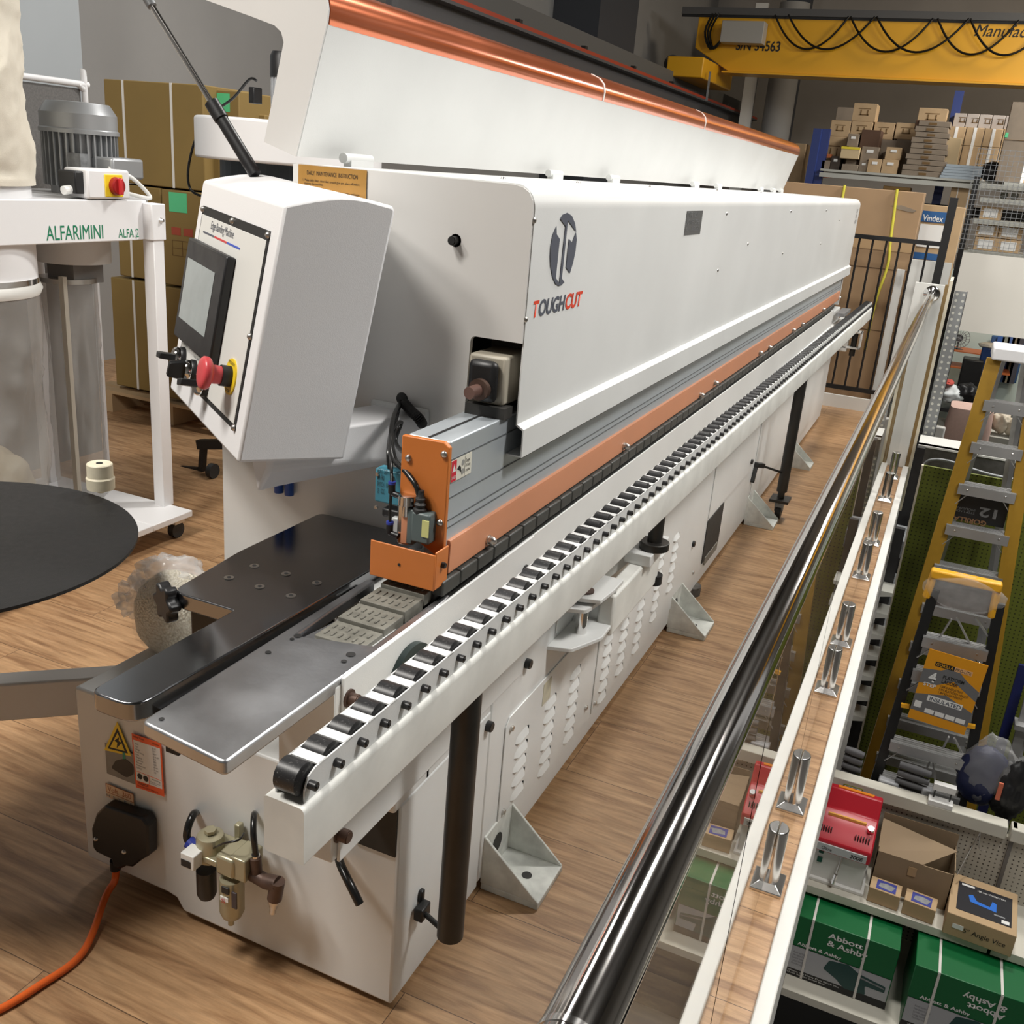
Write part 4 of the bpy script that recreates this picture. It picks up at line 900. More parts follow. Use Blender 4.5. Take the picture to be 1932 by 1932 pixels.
MB().lathe((XF + .014, q.y + .006, q.z), (XF + .036, q.y + .006, q.z), [(0, .034), (.8, .033), (1, .029)], 28).build('rotary_knob', mat('knob_dark_red', (.30, .01, .01), .35), sb, smooth=35)
MB().box(XF + .034, XF + .05, q.y - .001, q.y + .013, q.z - .03, q.z + .03).build('knob_grip', M_red, sb, bev=.003)
MB().cyl((XF - .04, s0.y - .05, hz + .03), (XF - .04, s0.y - .01, hz + .035), .016, n=14).build('cable_gland', M_label, sb)
MB().tube([(XF - .1, s1_.y + .0, 1.56), (XF - .06, s1_.y + .08, 1.53), (XF - .04, s1_.y + .16, hz + .01), (XF - .03, s1_.y + .10, hz + .01), (XF - .04, s1_.y, hz + .03)], .008).build('motor_cable', M_panelw, de, smooth=60)
MB().box(XF - .03, XF + .028, 1.80, 1.86, .12, hb_ + .01).build('frame_post', M_box, de, bev=.003)
MB().box(XF - .035, XF + .034, 1.79, 1.868, hb_ - .0, hz - .012).build('post_sleeve', M_box, de, bev=.004)
MB().lathe((XF + .034, 1.84, 1.37), (XF + .048, 1.84, 1.37), [(0, .012), (1, .006)], 12).build('screw', M_screw, de)
MB().box(-2.96, -2.90, 1.74, 1.80, .1, hb_).build('frame_post', M_box, de, bev=.003)
MB().box(-2.98, -2.88, 1.74, 1.84, hb_ - .02, hb_).build('frame_cross', M_box, de)
MB().box(-3.0, -2.148, 1.60, 1.842, .095, .125).build('base_frame', M_box, de, bev=.004)
MB().box(-2.30, -2.148, .5, 1.60, .095, .125).build('base_frame', M_box, de, bev=.004)
MB().box(-3.0, -2.85, .5, 1.60, .095, .125).build('base_frame', M_box, de, bev=.004)
for cx, cy in ((-2.20, 1.79), (-2.92, 1.79), (-2.2, .6)):
    c_ = MB().cyl((cx - .015, cy, .037), (cx + .015, cy, .037), .037, n=20).build('castor', M_rub, de, smooth=40)
    MB().box(cx - .025, cx + .025, cy - .03, cy + .03, .07, .095).build('castor_plate', M_screw, c_)
MB().cyl((-2.68, 1.76, 1.165), (-2.68, 1.76, hb_), .15, n=40).build('inlet_drum', M_grey, de, smooth=40)
MB().box(-2.75, -2.60, 1.68, 1.84, 1.08, 1.17).build('spout', mat('dark_grey_wall', (.17, .165, .16), .6), de)
def clear_bag(nm, cx, cy, z0, z1, r, seed, m, tail=.45):
    from mathutils import noise
    b = MB(); vs = []; fs = []; n = 72; rows = 40
    for j in range(rows + 1):
        t = j / rows; z = z1 + (z0 - z1) * t; rr = r * (1 - .08 * math.sin(t * 3) - tail * max(0, t - .55) ** 1.3)
        for i in range(n):
            a = 2 * math.pi * i / n; d = V((math.cos(a), math.sin(a), 0))
            k = 1 + min(t * 4, 1) * (.16 * noise.noise(V((d.x * 1.8, d.y * 1.8, t * 2.4 + seed))) + .10 * noise.ridged_multi_fractal(V((d.x * 2.5, d.y * 2.5, t * 3 + seed)), 1, 2, 3, 1, 2) - .1)
            vs.append((cx + d.x * rr * k + .04 * t * t, cy + d.y * rr * k - .03 * t * t, z))
    for j in range(rows):
        for i in range(n): q = (i + 1) % n; fs.append((j * n + i, j * n + q, (j + 1) * n + q, (j + 1) * n + i))
    fs.append(list(range(rows * n, rows * n + n))); b.add(vs, fs); return b.build(nm, m, de, smooth=80)
M_pbag = mat('clear_grey_film', (.48, .47, .45), .14, alpha=.38, bump=.5, bscale=9)
clear_bag('collection_bag', -2.70, 1.74, .13, 1.085, .115, 4, M_pbag)
MB().cyl((-2.70, 1.74, 1.08), (-2.70, 1.74, 1.10), .118, n=40).build('bag_clamp', M_screw, de, smooth=40)
MB().box(-2.60, -2.575, 1.60, 1.62, .15, 1.12).build('bag_strap', mat('cream_strap', (.52, .49, .42), .6), de)
cyx, cyy, cr_ = -2.60, 1.14, .275
zc0, zc1 = 1.16, 1.50
MB().cyl((cyx, cyy, zc0), (cyx, cyy, zc1 + .05), cr_, n=56).build('filter_drum', M_box, de, smooth=40)
MB().cyl((cyx, cyy, zc0 - .02), (cyx, cyy, zc0 + .0), cr_ + .006, n=56).build('drum_clamp', M_chrome, de, smooth=40)
MB().lathe((cyx, cyy, zc0 - .065), (cyx, cyy, zc0 - .02), [(0, cr_ + .004), (.5, cr_ + .014), (1, cr_ + .004)], 56).build('drum_lip', M_panelw, de, smooth=50)
clear_bag('collection_bag', cyx, cyy, .13, zc0 - .06, .275, 9, M_pbag, .3)
blob('waste_heap', (cyx + .05, cyy + .05, .33), (.13, .13, .15), mat('cream_dust', (.34, .30, .22), .9), de, 2, .1)
from mathutils import noise as nz_
b = MB(); vs = []; fs = []; n = 140; rows = 80; zt0 = zc1 - .01; zt1 = 2.6
for j in range(rows + 1):
    t = j / rows; z = zt0 + (zt1 - zt0) * t; rr = cr_ * (1.03 - .10 * t)
    for i in range(n):
        a_ = 2 * math.pi * i / n; c_, s_ = math.cos(a_), math.sin(a_)
        f_ = nz_.ridged_multi_fractal(V((c_ * 1.4, s_ * 1.4, z * 4.0 + c_ * .8)), .9, 2.1, 4, 1, 2)
        k = 1 + min(j / 5, 1) * (.07 * (f_ - 1) + .10 * nz_.noise(V((c_ * 1.5, s_ * 1.5, z * 2.2))))
        if j < 3: k = 1.03
        vs.append((cyx + c_ * rr * k, cyy + s_ * rr * k, z))
for j in range(rows):
    for i in range(n): q = (i + 1) % n; fs.append((j * n + i, j * n + q, (j + 1) * n + q, (j + 1) * n + i))
b.add(vs, fs); b.build('cloth_filter_bag', mat('cream_cloth', (.70, .65, .55), .9, noise=.06, nscale=6, bump=.3, bscale=500), de, smooth=70)
# grey mesh board behind
mb_ = empty('mesh_screen', (-3.05, 1.6, .0), 'dark grey mesh screen with white rounded frame behind the motor', 'screen')
MB().box(-3.07, -3.05, .6, 2.20, .15, 1.87).build('mesh', mat('dark_mesh', (.15, .145, .14), .6, noise=.25, nscale=120), mb_)
MB().tube([V((-3.04, .6, 1.89)), V((-3.04, 2.10, 1.89)), V((-3.04, 2.18, 1.885)), V((-3.04, 2.21, 1.86)), V((-3.04, 2.215, 1.80)), V((-3.04, 2.215, .0))], .014, sm=5).build('frame_tube', M_box, mb_, smooth=50)
# olive cartons
M_gsti = mat('green_sticker', (.10, .55, .25), .5); M_rprint = mat('red_print', (.35, .06, .03), .7); M_cprint = mat('brown_print', (.16, .09, .03), .8)
Yc = 3.3
def pX(px, py): return P(px, py, 'y', Yc).x
def oc_(px0, px1, z0, z1, y, dep, lab, straps, tags=None):
    a = P(px0, 300, 'y', y).x; b = P(px1, 300, 'y', y).x
    o = MB().box(a, b, y, y + dep, z0, z1).build('strapped_carton', M_cart2, None, label=lab, cat='carton', group='olive brown strapped cartons', bev=.006)
    for s_ in straps:
        x = a + (b - a) * s_; st_ = MB(); st_.box(x - .008, x + .008, y - .003, y, z0, z1); st_.build('strap', M_strap, o)
    for t in tags or ():
        u0, v0, u1, v1, m = t; MB().box(a + (b - a) * u0, a + (b - a) * u1, y - .002, y, z0 + (z1 - z0) * v0, z0 + (z1 - z0) * v1).build('label_patch', m, o)
    return o
zz = [.16, .72, .84, 1.40, 1.425, 1.985]
oc_(203, 385, 1.415, 1.985, Yc, .5, 'olive carton on top of the left stack with two white straps', (.2, .69))
oc_(386, 452, 1.40, 1.97, Yc + .12, .5, 'tan brown carton right of the top strapped carton, green sticker near its top', (), [(.25, .80, .75, .97, M_gsti), (.30, .55, .55, .60, M_rprint)])
oc_(215, 300, .86, 1.405, Yc - .0, .5, 'olive carton in the middle of the left stack, behind the extractor sign', (.3,))
oc_(302, 400, .86, 1.405, Yc - .05, .5, 'olive carton with a green sticker and red marks beside the control box', (), [(.15, .78, .5, .98, M_gsti), (.18, .54, .36, .62, M_rprint), (.42, .54, .60, .62, M_rprint), (.18, .48, .6, .485, M_cprint), (.18, .40, .6, .405, M_cprint), (.18, .32, .6, .325, M_cprint), (.18, .32, .19, .485, M_cprint), (.38, .32, .39, .485, M_cprint), (.59, .32, .60, .485, M_cprint)])
oc_(196, 296, .16, .845, Yc - .02, .5, 'olive carton at the bottom left of the stack, standing on the pallet', (.45,))
oc_(298, 392, .16, .845, Yc - .06, .5, 'olive carton at the bottom right of the stack behind the control box', ())
oc_(453, 500, 1.2, 1.86, Yc + .3, .4, 'olive carton farthest right at the top, behind the black capped motor', (.1,))
pl_ = empty('pallet', (-3.7, 3.4, 0), 'low wooden pallet under the olive cartons', 'pallet')
for i in range(5): MB().box(-4.2, -3.0, 3.2 + i * .12, 3.28 + i * .12, .12, .14).build('deck_board', M_cart3, pl_)
for x in (-4.1, -3.6, -3.1): MB().box(x, x + .1, 3.2, 3.8, .0, .12).build('block', M_cart3, pl_)
# second extractor (white cap, black-capped motor)
ex = empty('small_extractor', (-2.1, 2.5, 0), 'white drum extractor with black capped motor behind the control box', 'dust extractor')
Ye = 2.45
a = P(393, 232, 'y', Ye); b = P(600, 240, 'y', Ye); c = P(440, 305, 'y', Ye)
MB().cyl((-2.22, Ye + .2, 1.62), (-2.22, Ye + .2, 1.80), .43, n=56).build('drum', M_box, ex, bev=.012)
MB().cyl((-2.22, Ye + .2, 1.1), (-2.22, Ye + .2, 1.62), .32, n=40).build('drum_neck', mat('dark_blue_grey', (.03, .045, .06), .5), ex)
q = P(520, 225, 'y', Ye + .1); q1 = P(520, 145, 'y', Ye + .1); q2 = P(520, 95, 'y', Ye + .1)
mo = MB().cyl((q.x, Ye + .15, q.z), (q.x, Ye + .15, q1.z), .045, n=32).build('motor', mat('light_motor', (.5, .51, .53), .35, metal=.3), ex, smooth=40)
fb = MB()
for i in range(20):
    a_ = 2 * math.pi * i / 20; c_, s_ = math.cos(a_), math.sin(a_); fb.bar((q.x + c_ * .047, Ye + .15 + s_ * .047, q.z + .02), (q.x + c_ * .047, Ye + .15 + s_ * .047, q1.z), .004, .01, up=(c_, s_, 0))
fb.build('cooling_fins', mat('light_motor', (.5, .51, .53)), mo)
MB().lathe((q.x, Ye + .15, q1.z), (q.x, Ye + .15, q2.z), [(0, .056), (.8, .056), (1, .045)], 32).build('motor_cap', M_black, mo, smooth=40)
q = P(478, 180, 'y', Ye + .1); MB().box(q.x - .012, q.x + .02, Ye + .08, Ye + .14, q.z - .035, q.z + .035).build('terminal_box', M_black, mo, bev=.004)
MB().tube([P(484, 152, 'y', Ye), P(470, 150, 'y', Ye), P(440, 185, 'y', Ye), P(400, 215, 'y', Ye), P(370, 260, 'y', Ye), P(355, 320, 'y', Ye), P(360, 358, 'y', Ye), P(385, 372, 'y', Ye)], .006).build('motor_cable', M_hose, ex, smooth=60)
MB().box(-2.6, -2.35, 2.75, 2.95, .10, .9).build('stand', M_black, ex)
q = P(385, 905, 'z', 0); MB().cyl((q.x, q.y + .05, .04), (q.x + .03, q.y + .05, .04), .04, n=20).build('castor', M_rub, ex, smooth=40)
MB().bar(P(380, 900, 'y', 2.6), P(385, 835, 'y', 2.6), .03, .03).build('stand_leg', M_black, ex); MB().bar(P(375, 838, 'y', 2.6), P(425, 838, 'y', 2.6), .04, .05).build('stand_foot', M_black, ex)
MB().bar(P(340, 882, 'y', 2.6), P(375, 885, 'y', 2.6), .02, .02).build('stand_foot', M_black, ex)
# ================================================================== CRANE and far racking
YC = 17.0
cr = empty('overhead_crane', (2, YC, 3.5), 'yellow overhead travelling crane girder spanning the hall', 'crane')
M_ycr = mat('crane_yellow', (.78, .40, .012), .38, noise=.05, nscale=1)
a = P(1318, 38, 'y', YC); b = P(1363, 134, 'y', YC); c = P(1932, 158, 'y', YC); d = P(1932, 34, 'y', YC)
zbt = (b.z + c.z) / 2; ztp = (a.z + d.z) / 2
gd = MB().prism([(a.x, ztp), (9.5, ztp), (9.5, zbt), (b.x + .1, zbt), (a.x, zbt + .35)], 'y', YC, YC + .45).build('girder', M_ycr, cr, bev=.01)
MB().box(b.x, 9.5, YC - .06, YC + .51, zbt - .03, zbt).build('girder_flange', M_ycr, cr)
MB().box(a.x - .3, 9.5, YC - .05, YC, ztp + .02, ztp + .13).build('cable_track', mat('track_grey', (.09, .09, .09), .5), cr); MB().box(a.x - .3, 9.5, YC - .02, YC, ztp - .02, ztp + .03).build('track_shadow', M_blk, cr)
q = P(1388, 91, 'y', YC - .01); q2 = P(1472, 89, 'y', YC - .01); text('S/N 34563', (q.x, YC - .005, q.z - .03), (1, 0, 0), (0, 0, 1), .16, M_blk, gd, width=q2.x - q.x, bold=.02)
q = P(1838, 68, 'y', YC - .01); text('Manufactured', (q.x, YC - .005, q.z), (1, 0, 0), (0, 0, 1), .17, M_blk, gd, width=1.25, shear=.25)
q = P(1363, 38, 'y', YC - .35); q2 = P(1437, 82, 'y', YC - .35)
MB().box(q.x, q2.x, YC - .35, YC - .05, q2.z, q.z).build('control_cabinet', mat('cabinet_grey', (.38, .37, .34), .5), cr, bev=.01)
def fest(x0, x1, zt_, dip, y, nm='festoon_cable'):
    p = [V((x0 + (x1 - x0) * i / 10, y, zt_ - dip * (1 - (2 * i / 10 - 1) ** 2))) for i in range(11)]
    return MB().tube(p, .018, n=6, sm=2).build(nm, M_hose, cr, smooth=60)
zf = ztp + .02
fx = [(1462, 1602), (1488, 1652), (1605, 1762), (1655, 1830), (1770, 1925), (1832, 1990)]
for i, (p0, p1) in enumerate(fx):
    x0 = P(p0, 30, 'y', YC - .12).x; x1 = P(p1, 30, 'y', YC - .12).x; fest(x0, x1, zf, .50, YC - .12 - .05 * (i % 2))
ec = MB().box(P(1272, 110, 'y', YC - .6).x, P(1335, 150, 'y', YC - .6).x, YC - 1.0, YC + 1.2, P(1300, 150, 'y', YC - .6).z, P(1300, 112, 'y', YC - .6).z).build('end_carriage', M_ycr, cr, bev=.02)
MB().cyl(P(1268, 120, 'y', YC - .7), P(1268, 120, 'y', YC - .5), .14, n=16).build('buffer', M_rub, cr)
for t in range(3): MB().tube([P(1345 + t * 6, 25, 'y', YC - .2), P(1330 + t * 5, 60, 'y', YC - .2), P(1340 + t * 3, 92, 'y', YC - .2), P(1362, 75, 'y', YC - .2)], .02, n=6).build('loose_cable', M_hose, cr, smooth=60)
MB().bar(P(1340, 135, 'y', YC - .8), P(1333, 190, 'y', YC - .8), .03, .03).build('collector_arm', M_gal, cr)
# runway along the left wall
rw = empty('crane_runway', (-3.7, 10, 2.9), 'dark steel crane runway beam with red conductor rail along the left wall', 'runway')
xr = P(1335, 165, 'y', YC).x
zr = P(1335, 190, 'y', YC).z
M_rw = mat('dark_grey_steel', (.085, .085, .09), .55, noise=.1)
MB().box(xr - .35, xr - .05, 6.6, 21.9, zr, zr + .03).build('top_flange', M_rw, rw)
MB().box(xr - .23, xr - .17, 6.6, 21.9, zr - .62, zr).build('web', M_rw, rw); MB().box(xr - .36, xr - .04, 6.6, 21.9, zr - .66, zr - .62).build('bottom_flange', M_rw, rw)
MB().box(xr - .10, xr - .05, 6.6, 21.9, zr + .03, zr + .07).build('conductor_rail', mat('rail_red', (.40, .05, .02), .5), rw)
MB().box(xr - .45, xr - .36, 6.6, 21.9, zr + .06, zr + .35).build('cable_tray', mat('tray_dark', (.13, .13, .125), .6), rw)
for y in range(7, 22, 2): MB().box(xr - .12, xr - .06, y, y + .08, zr + .07, zr + .11).build('clip', M_blk, rw)
# wall columns
ya_, yb_ = P(1128, 60, 'x', -4.5).y, P(1200, 60, 'x', -4.5).y
MB().box(-5.2, -4.5, ya_, yb_, -.2, 8.9).build('wall_column', mat('dark_column', (.04, .045, .055), .6), None, label='dark steel wall column behind the crane runway, nearer one', cat='column', group='dark wall columns')
a = P(1475, 60, 'y', 20.0).x; b = P(1520, 60, 'y', 20.0).x
MB().box(a, b, 20, 20.3, -2.75, 8.9).build('wall_column', mat('dark_column', (.04, .045, .055), .6), None, label='dark steel wall column in the far left corner', cat='column', group='dark wall columns')
ybk = 19.5
a = P(1403, 200, 'y', ybk); b = P(1440, 200, 'y', ybk)
MB().cyl(((b.x + a.x) / 2 + .5, ybk, -2.75), ((b.x + a.x) / 2 + .5, ybk, 5), .28, n=24).build('duct', M_wall, None, label='pale vertical round duct in the far left corner', cat='duct', smooth=40)
MB().box(a.x - .05, b.x - .2, ybk, ybk + .1, -2.75, 5).build('duct_board', M_panelw, None, label='flat white board beside the pale round duct', cat='board')
# ================================================================== FAR RACK WITH CARTONS
YR = 14.0
rk = empty('pallet_rack', (0, YR, -2.75), 'tall blue and orange pallet rack carrying cartons below the crane', 'rack')
M_blu = mat('rack_blue', (.02, .04, .18), .5); M_ora = mat('rack_orange', (.60, .16, .04), .5)
zs = 2.01
for px in (1537, 1552):
    x = P(px, 280, 'y', YR).x; MB().box(x - .06, x + .05, YR + (.1 if px > 1540 else .0), YR + (.2 if px > 1540 else .1), -2.75, P(px, 242, 'y', YR).z).build('upright', M_blu, rk)
x = P(1805, 200, 'y', YR + 1).x; MB().box(x - .06, x + .06, YR + 1.0, YR + 1.1, -2.75, P(1806, 171, 'y', YR + 1).z).build('upright', M_blu, rk)
MB().box(-1.55, 6, YR + 1.0, YR + 1.05, zs - .5, zs - .35).build('rear_beam', M_dark, rk)
M_shf = mat('shelf_edge_grey', (.42, .42, .38), .5)
for z in (zs, ): 
    MB().box(P(1548, 318, 'y', YR).x, 6, YR, YR + 1.1, z - .03, z).build('shelf', M_shf, rk)
    MB().box(P(1548, 318, 'y', YR).x, 6, YR - .02, YR, z - .11, z - .05).build('shelf_edge', M_shf, rk)
for py0, py1 in ((288, 298), (328, 336)):
    a = P(1528, py0, 'y', YR + .2); b = P(1568, py1, 'y', YR + .2); MB().box(a.x, b.x, YR + .2, YR + .3, b.z, a.z).build('beam', M_ora, rk)
MB().box(-2.3, 6, YR - .0, YR + 1.1, 1.05, 1.09).build('shelf', M_shf, rk)
bxs = [
 (1573, 264, 1606, 0, 0, M_cart3, 'tan carton at the bottom left of the pile under the crane', 0),
 (1600, 262, 1625, 0, .35, M_cart3, 'tan carton second in the back row of the rack', 0),
]
def rbox(px0, py0, px1, py1, dy, m, lab, bottom=None, tape=None, tags=None, dep=.4):
    y = YR + dy; a, b = P(px0, py0, 'y', y), P(px1, py0, 'y', y)
    z0 = bottom if bottom is not None else P(px1, py1, 'y', y).z
    o = MB().box(a.x, b.x, y, y + dep, z0, a.z).build('carton', m, None, label=lab, cat='carton', group='cartons on the far rack', bev=.006)
    for u0, v0, u1, v1, mm in tags or (): MB().box(a.x + (b.x - a.x) * u0, a.x + (b.x - a.x) * u1, y - .006, y, z0 + (a.z - z0) * v0, z0 + (a.z - z0) * v1).build('print', mm, o)
    return a.z
pr = [(.3, .35, .7, .41, M_cprint), (.34, .35, .38, .65, M_cprint), (.62, .35, .66, .65, M_cprint), (.25, .7, .75, .73, M_cprint)]
wt = [(.3, .6, .7, .8, M_label)]
D = .55
t = rbox(1556, 256, 1600, 0, D, M_cart3, 'wide tan carton, lowest at the left end of the pile', zs, tags=pr)
t2 = rbox(1569, 226, 1607, 0, D, M_cart3, 'tan carton in the middle of the leftmost column', t, tags=pr)
rbox(1580, 202, 1612, 0, D, M_cart4, 'dark brown carton on top of the leftmost column', t2)
t = rbox(1606, 256, 1648, 0, D, M_cart3, 'tan carton behind the open brown carton', zs)
t2 = rbox(1608, 228, 1648, 0, D, M_cart3, 'tan carton second from the top of the second column', t, tags=pr)
rbox(1612, 194, 1657, 0, D, M_cart3, 'tan carton topmost of the second column, highest of the left pile', t2, tags=pr)
t = rbox(1651, 262, 1693, 0, D + .05, M_cart4, 'long low brown carton under the two square cartons', zs)
rbox(1651, 230, 1690, 0, D + .05, M_cart3, 'square tan carton, left of the pair in the centre', t, tags=pr)
t = rbox(1692, 262, 1740, 0, D + .05, M_cart4, 'low brown carton beside the flat stack', zs)
rbox(1692, 231, 1735, 0, D + .05, M_cart3, 'square tan carton, right of the pair in the centre', t, tags=pr)
t = rbox(1738, 238, 1780, 0, D + .05, M_cart4, 'brown carton behind the stack of flat boxes', zs)
rbox(1735, 203, 1790, 0, D + .0, M_cart3, 'big tan carton on top behind the flat box stack', t, tags=pr)
# open brown carton, dark small
t = rbox(1601, 276, 1621, 0, .2, M_cart4, 'small dark carton with a white label left of the open carton', zs, tags=wt)
rbox(1601, 252, 1622, 0, .2, M_cart4, 'small dark carton with a round white label on top of another', t, tags=wt)
rbox(1627, 244, 1664, 0, .25, mat('dark_red_brown', (.09, .045, .025), .8), 'open dark brown carton with a bright inner edge', zs)
rbox(1588, 276, 1624, 0, .05, mat('cream_cardboard', (.60, .46, .27), .7), 'cream carton with a yellow band on top', zs + .16, tags=[(0, .8, 1, 1, mat('band_yellow', (.75, .60, .03), .5))])
rbox(1589, 309, 1620, 0, .05, M_cart4, 'flat brown carton under the cream one with the yellow band', zs)
t = rbox(1622, 303, 1640, 0, .08, M_cart4, 'little brown carton with a white label at the shelf edge', zs, tags=wt)
rbox(1627, 276, 1660, 0, .12, M_cart4, 'grey brown carton with a white square label above the little ones', zs + .14, tags=wt, dep=.3)
t = rbox(1639, 299, 1665, 0, .05, M_cart3, 'small tan carton at the shelf edge, left of two with labels', zs, tags=wt)
t = rbox(1666, 300, 1697, 0, .05, M_cart3, 'small tan carton at the shelf edge, right of two with labels', zs, tags=wt)
rbox(1673, 277, 1703, 0, .08, M_cart3, 'small tan carton tilted label on top of the shelf edge pair', t, tags=wt)
rbox(1551, 302, 1567, 0, .1, M_cart4, 'tiny brown carton at the very left end of the shelf', zs)
rbox(1569, 294, 1587, 0, .12, mat('very_dark_card', (.06, .045, .035), .8), 'tiny dark carton left of the cream carton', zs, tags=wt)
# flat box stack
z = zs; a = P(1702, 325, 'y', YR).x; b = P(1783, 325, 'y', YR).x
for i in range(10):
    h = .072; dx = random.uniform(-.03, .03); o = MB().box(a + dx + .01 * i, b + dx - .006 * i, YR + .02, YR + .5, z, z + h - .006)
    o = o.build('flat_box', M_cart4, None, label='flat grey brown box in the stack, number %s from the bottom' % ('one two three four five six seven eight nine ten'.split()[i]), cat='box', group='flat boxes stacked on the far rack', bev=.004)
    MB().box((a + b) / 2 - .05 + dx, (a + b) / 2 + .05 + dx, YR + .016, YR + .02, z + .015, z + .045).build('print', M_cprint, o); z += h
rbox(1725, 243, 1758, 0, .05, mat('dark_red_brown', (.09, .045, .025)), 'dark open carton lying on top of the flat box stack', z, tags=[(.75, .2, 1, .9, M_cart3)], dep=.3)
# right rows behind
names = ['first', 'second', 'third', 'fourth', 'fifth']
zr0 = zs; zr1 = P(1800, 273, 'y', YR + .6).z; zr2 = P(1800, 238, 'y', YR + .6).z
xs_ = [P(px, 250, 'y', YR + .6).x for px in (1786, 1822, 1857, 1893, 1930, 1970)]
for i in range(5):
    for r, (q0, q1) in enumerate(((zr0, zr1), (zr1, zr2))):
        o = MB().box(xs_[i] + .005, xs_[i + 1] - .005, YR + .6, YR + 1.0, q0, q1 - .004).build('carton', M_cart3, None, label='%s taped tan carton from the left in the %s row of the right block' % (names[i], ['bottom', 'upper'][r]), cat='carton', group='taped cartons in the right block', bev=.006)
        MB().box((xs_[i] + xs_[i + 1]) / 2 - .02, (xs_[i] + xs_[i + 1]) / 2 + .02, YR + .595, YR + .6, q0, q1 - .004).build('tape', M_label, o)
xs_ = [P(px, 225, 'y', YR + .7).x for px in (1799, 1823, 1847, 1872, 1897, 1922)]; zq = P(1800, 213, 'y', YR + .7).z
for i in range(5):
    o = MB().box(xs_[i] + .005, xs_[i + 1] - .005, YR + .7, YR + 1.0, zr2, zq).build('carton', mat('pale_carton', (.42, .37, .33), .7), None, label='%s small pale carton from the left in the top row beside the blue upright' % names[i], cat='carton', group='pale cartons in the top row', bev=.005)
    for u0, v0, u1, v1, mm in pr: MB().box(xs_[i] + .2 * u0 + .02, xs_[i] + .2 * u1 + .02, YR + .694, YR + .7, zr2 + (zq - zr2) * v0, zr2 + (zq - zr2) * v1).build('print', M_cprint, o)
rbox(1786, 259, 1816, 0, .25, mat('cream_cardboard', (.60, .46, .27)), 'bright cream carton with open flaps right of the flat stack', zs, dep=.25)
t = zs
for i in range(5):
    a = P(1772 + i * 2, 336, 'y', YR - .0).x; b = P(1850, 336, 'y', YR).x
    MB().box(a, b, YR + .0, YR + .22, t, t + .035).build('flat_pack', mat('pale_blue_pack', (.36, .42, .47), .5), None, label='thin pale blue flat pack, %s in the pile at the shelf edge' % ['lowest', 'second', 'middle', 'fourth', 'topmost'][i], cat='pack', group='pale blue flat packs', bev=.003); t += .037
q = P(1871, 326, 'y', YR + .05); MB().lathe((q.x, YR + .12, zs), (q.x, YR + .12, zs + .26), [(0, .05), (.15, .12), (.5, .16), (.85, .12), (1, .03)], 24).build('black_ball', M_black, None, label='round black ball shaped item on the shelf end', cat='ball', smooth=60)
fb_ = rbox(1911, 192, 1960, 0, -.25, M_cart4, 'tall dark brown carton at the right end with a green sticker', zs, tags=[(.0, .56, .12, .62, M_gsti), (0, .53, 1, .535, M_cprint)], dep=.5)
MB().box(P(1905, 300, 'y', YR - .25).x, 6, YR - .3, YR, zs - .06, zs).build('shelf', M_shf, rk)
# things under the upper shelf
ub = 1.09
rbox(1667, 350, 1719, 0, .3, mat('orange_brown_card', (.40, .24, .09), .7), 'orange brown carton with clear film under the upper shelf', ub)
rbox(1796, 352, 1845, 0, .1, M_cart3, 'tan strapped carton on the lower rack shelf behind the gate post', ub, tags=[(.25, 0, .29, 1, M_strap), (.72, 0, .76, 1, M_strap)])
for i in range(4):
    q = P(1735 + i * 14, 384, 'y', YR + .2); MB().lathe((q.x, YR + .1, ub + .08 + .06 * (i % 2)), (q.x, YR + .6, ub + .08 + .06 * (i % 2)), [(0, .08), (1, .08)], 14).build('dark_roll', M_black, None, label='dark rolled bag, %s from the left on the lower shelf' % names[i], cat='roll', group='dark rolls on the lower rack shelf')
rbox(1500, 270, 1522, 0, .6, M_cart3, 'tall tan carton standing left of the blue uprights', 1.09)
q = P(1497, 346, 'y', YR + .2); MB().box(q.x - .1, q.x + .12, YR + .2, YR + .5, q.z - .06, q.z).build('blue_tray', mat('tray_blue', (.02, .10, .40), .5), rk)
# ================================================================== CAGE SHELVES to the right, white partition
Yk = 9.3
cg = empty('mesh_cage', (1.3, Yk, -2.75), 'grey shelving behind wire mesh above the white partition board', 'shelving')
xk0 = P(1845, 345, 'y', Yk).x
for py, px in ((345, 1850), (372, 1850), (412, 1838), (470, 1826)):
    z = P(px, py, 'y', Yk).z; x0 = P(px, py, 'y', Yk).x
    MB().box(x0, 3.5, Yk, Yk + .5, z - .02, z).build('shelf', M_shf, cg); MB().box(x0, 3.5, Yk - .01, Yk, z - .045, z - .01).build('shelf_edge', M_shf, cg)
for x in (xk0 - .02, xk0 + .9): MB().box(x - .02, x + .03, Yk + .02, Yk + .06, -2.75, 1.95).build('post', M_black, cg)
wm = MB(); zl, zh = P(1826, 470, 'y', Yk).z, P(1860, 280, 'y', Yk).z
x = xk0 - .06
while x < 1.7: wm.box(x, x + .004, Yk - .06, Yk - .056, zl, zh); x += .045
z = zl
while z < zh: wm.box(xk0 - .06, 1.7, Yk - .063, Yk - .059, z, z + .004); z += .045
wm.build('wire_mesh', M_gal, cg)
wlab = [(.12, .15, .85, .85, M_label)]
cnt = 0
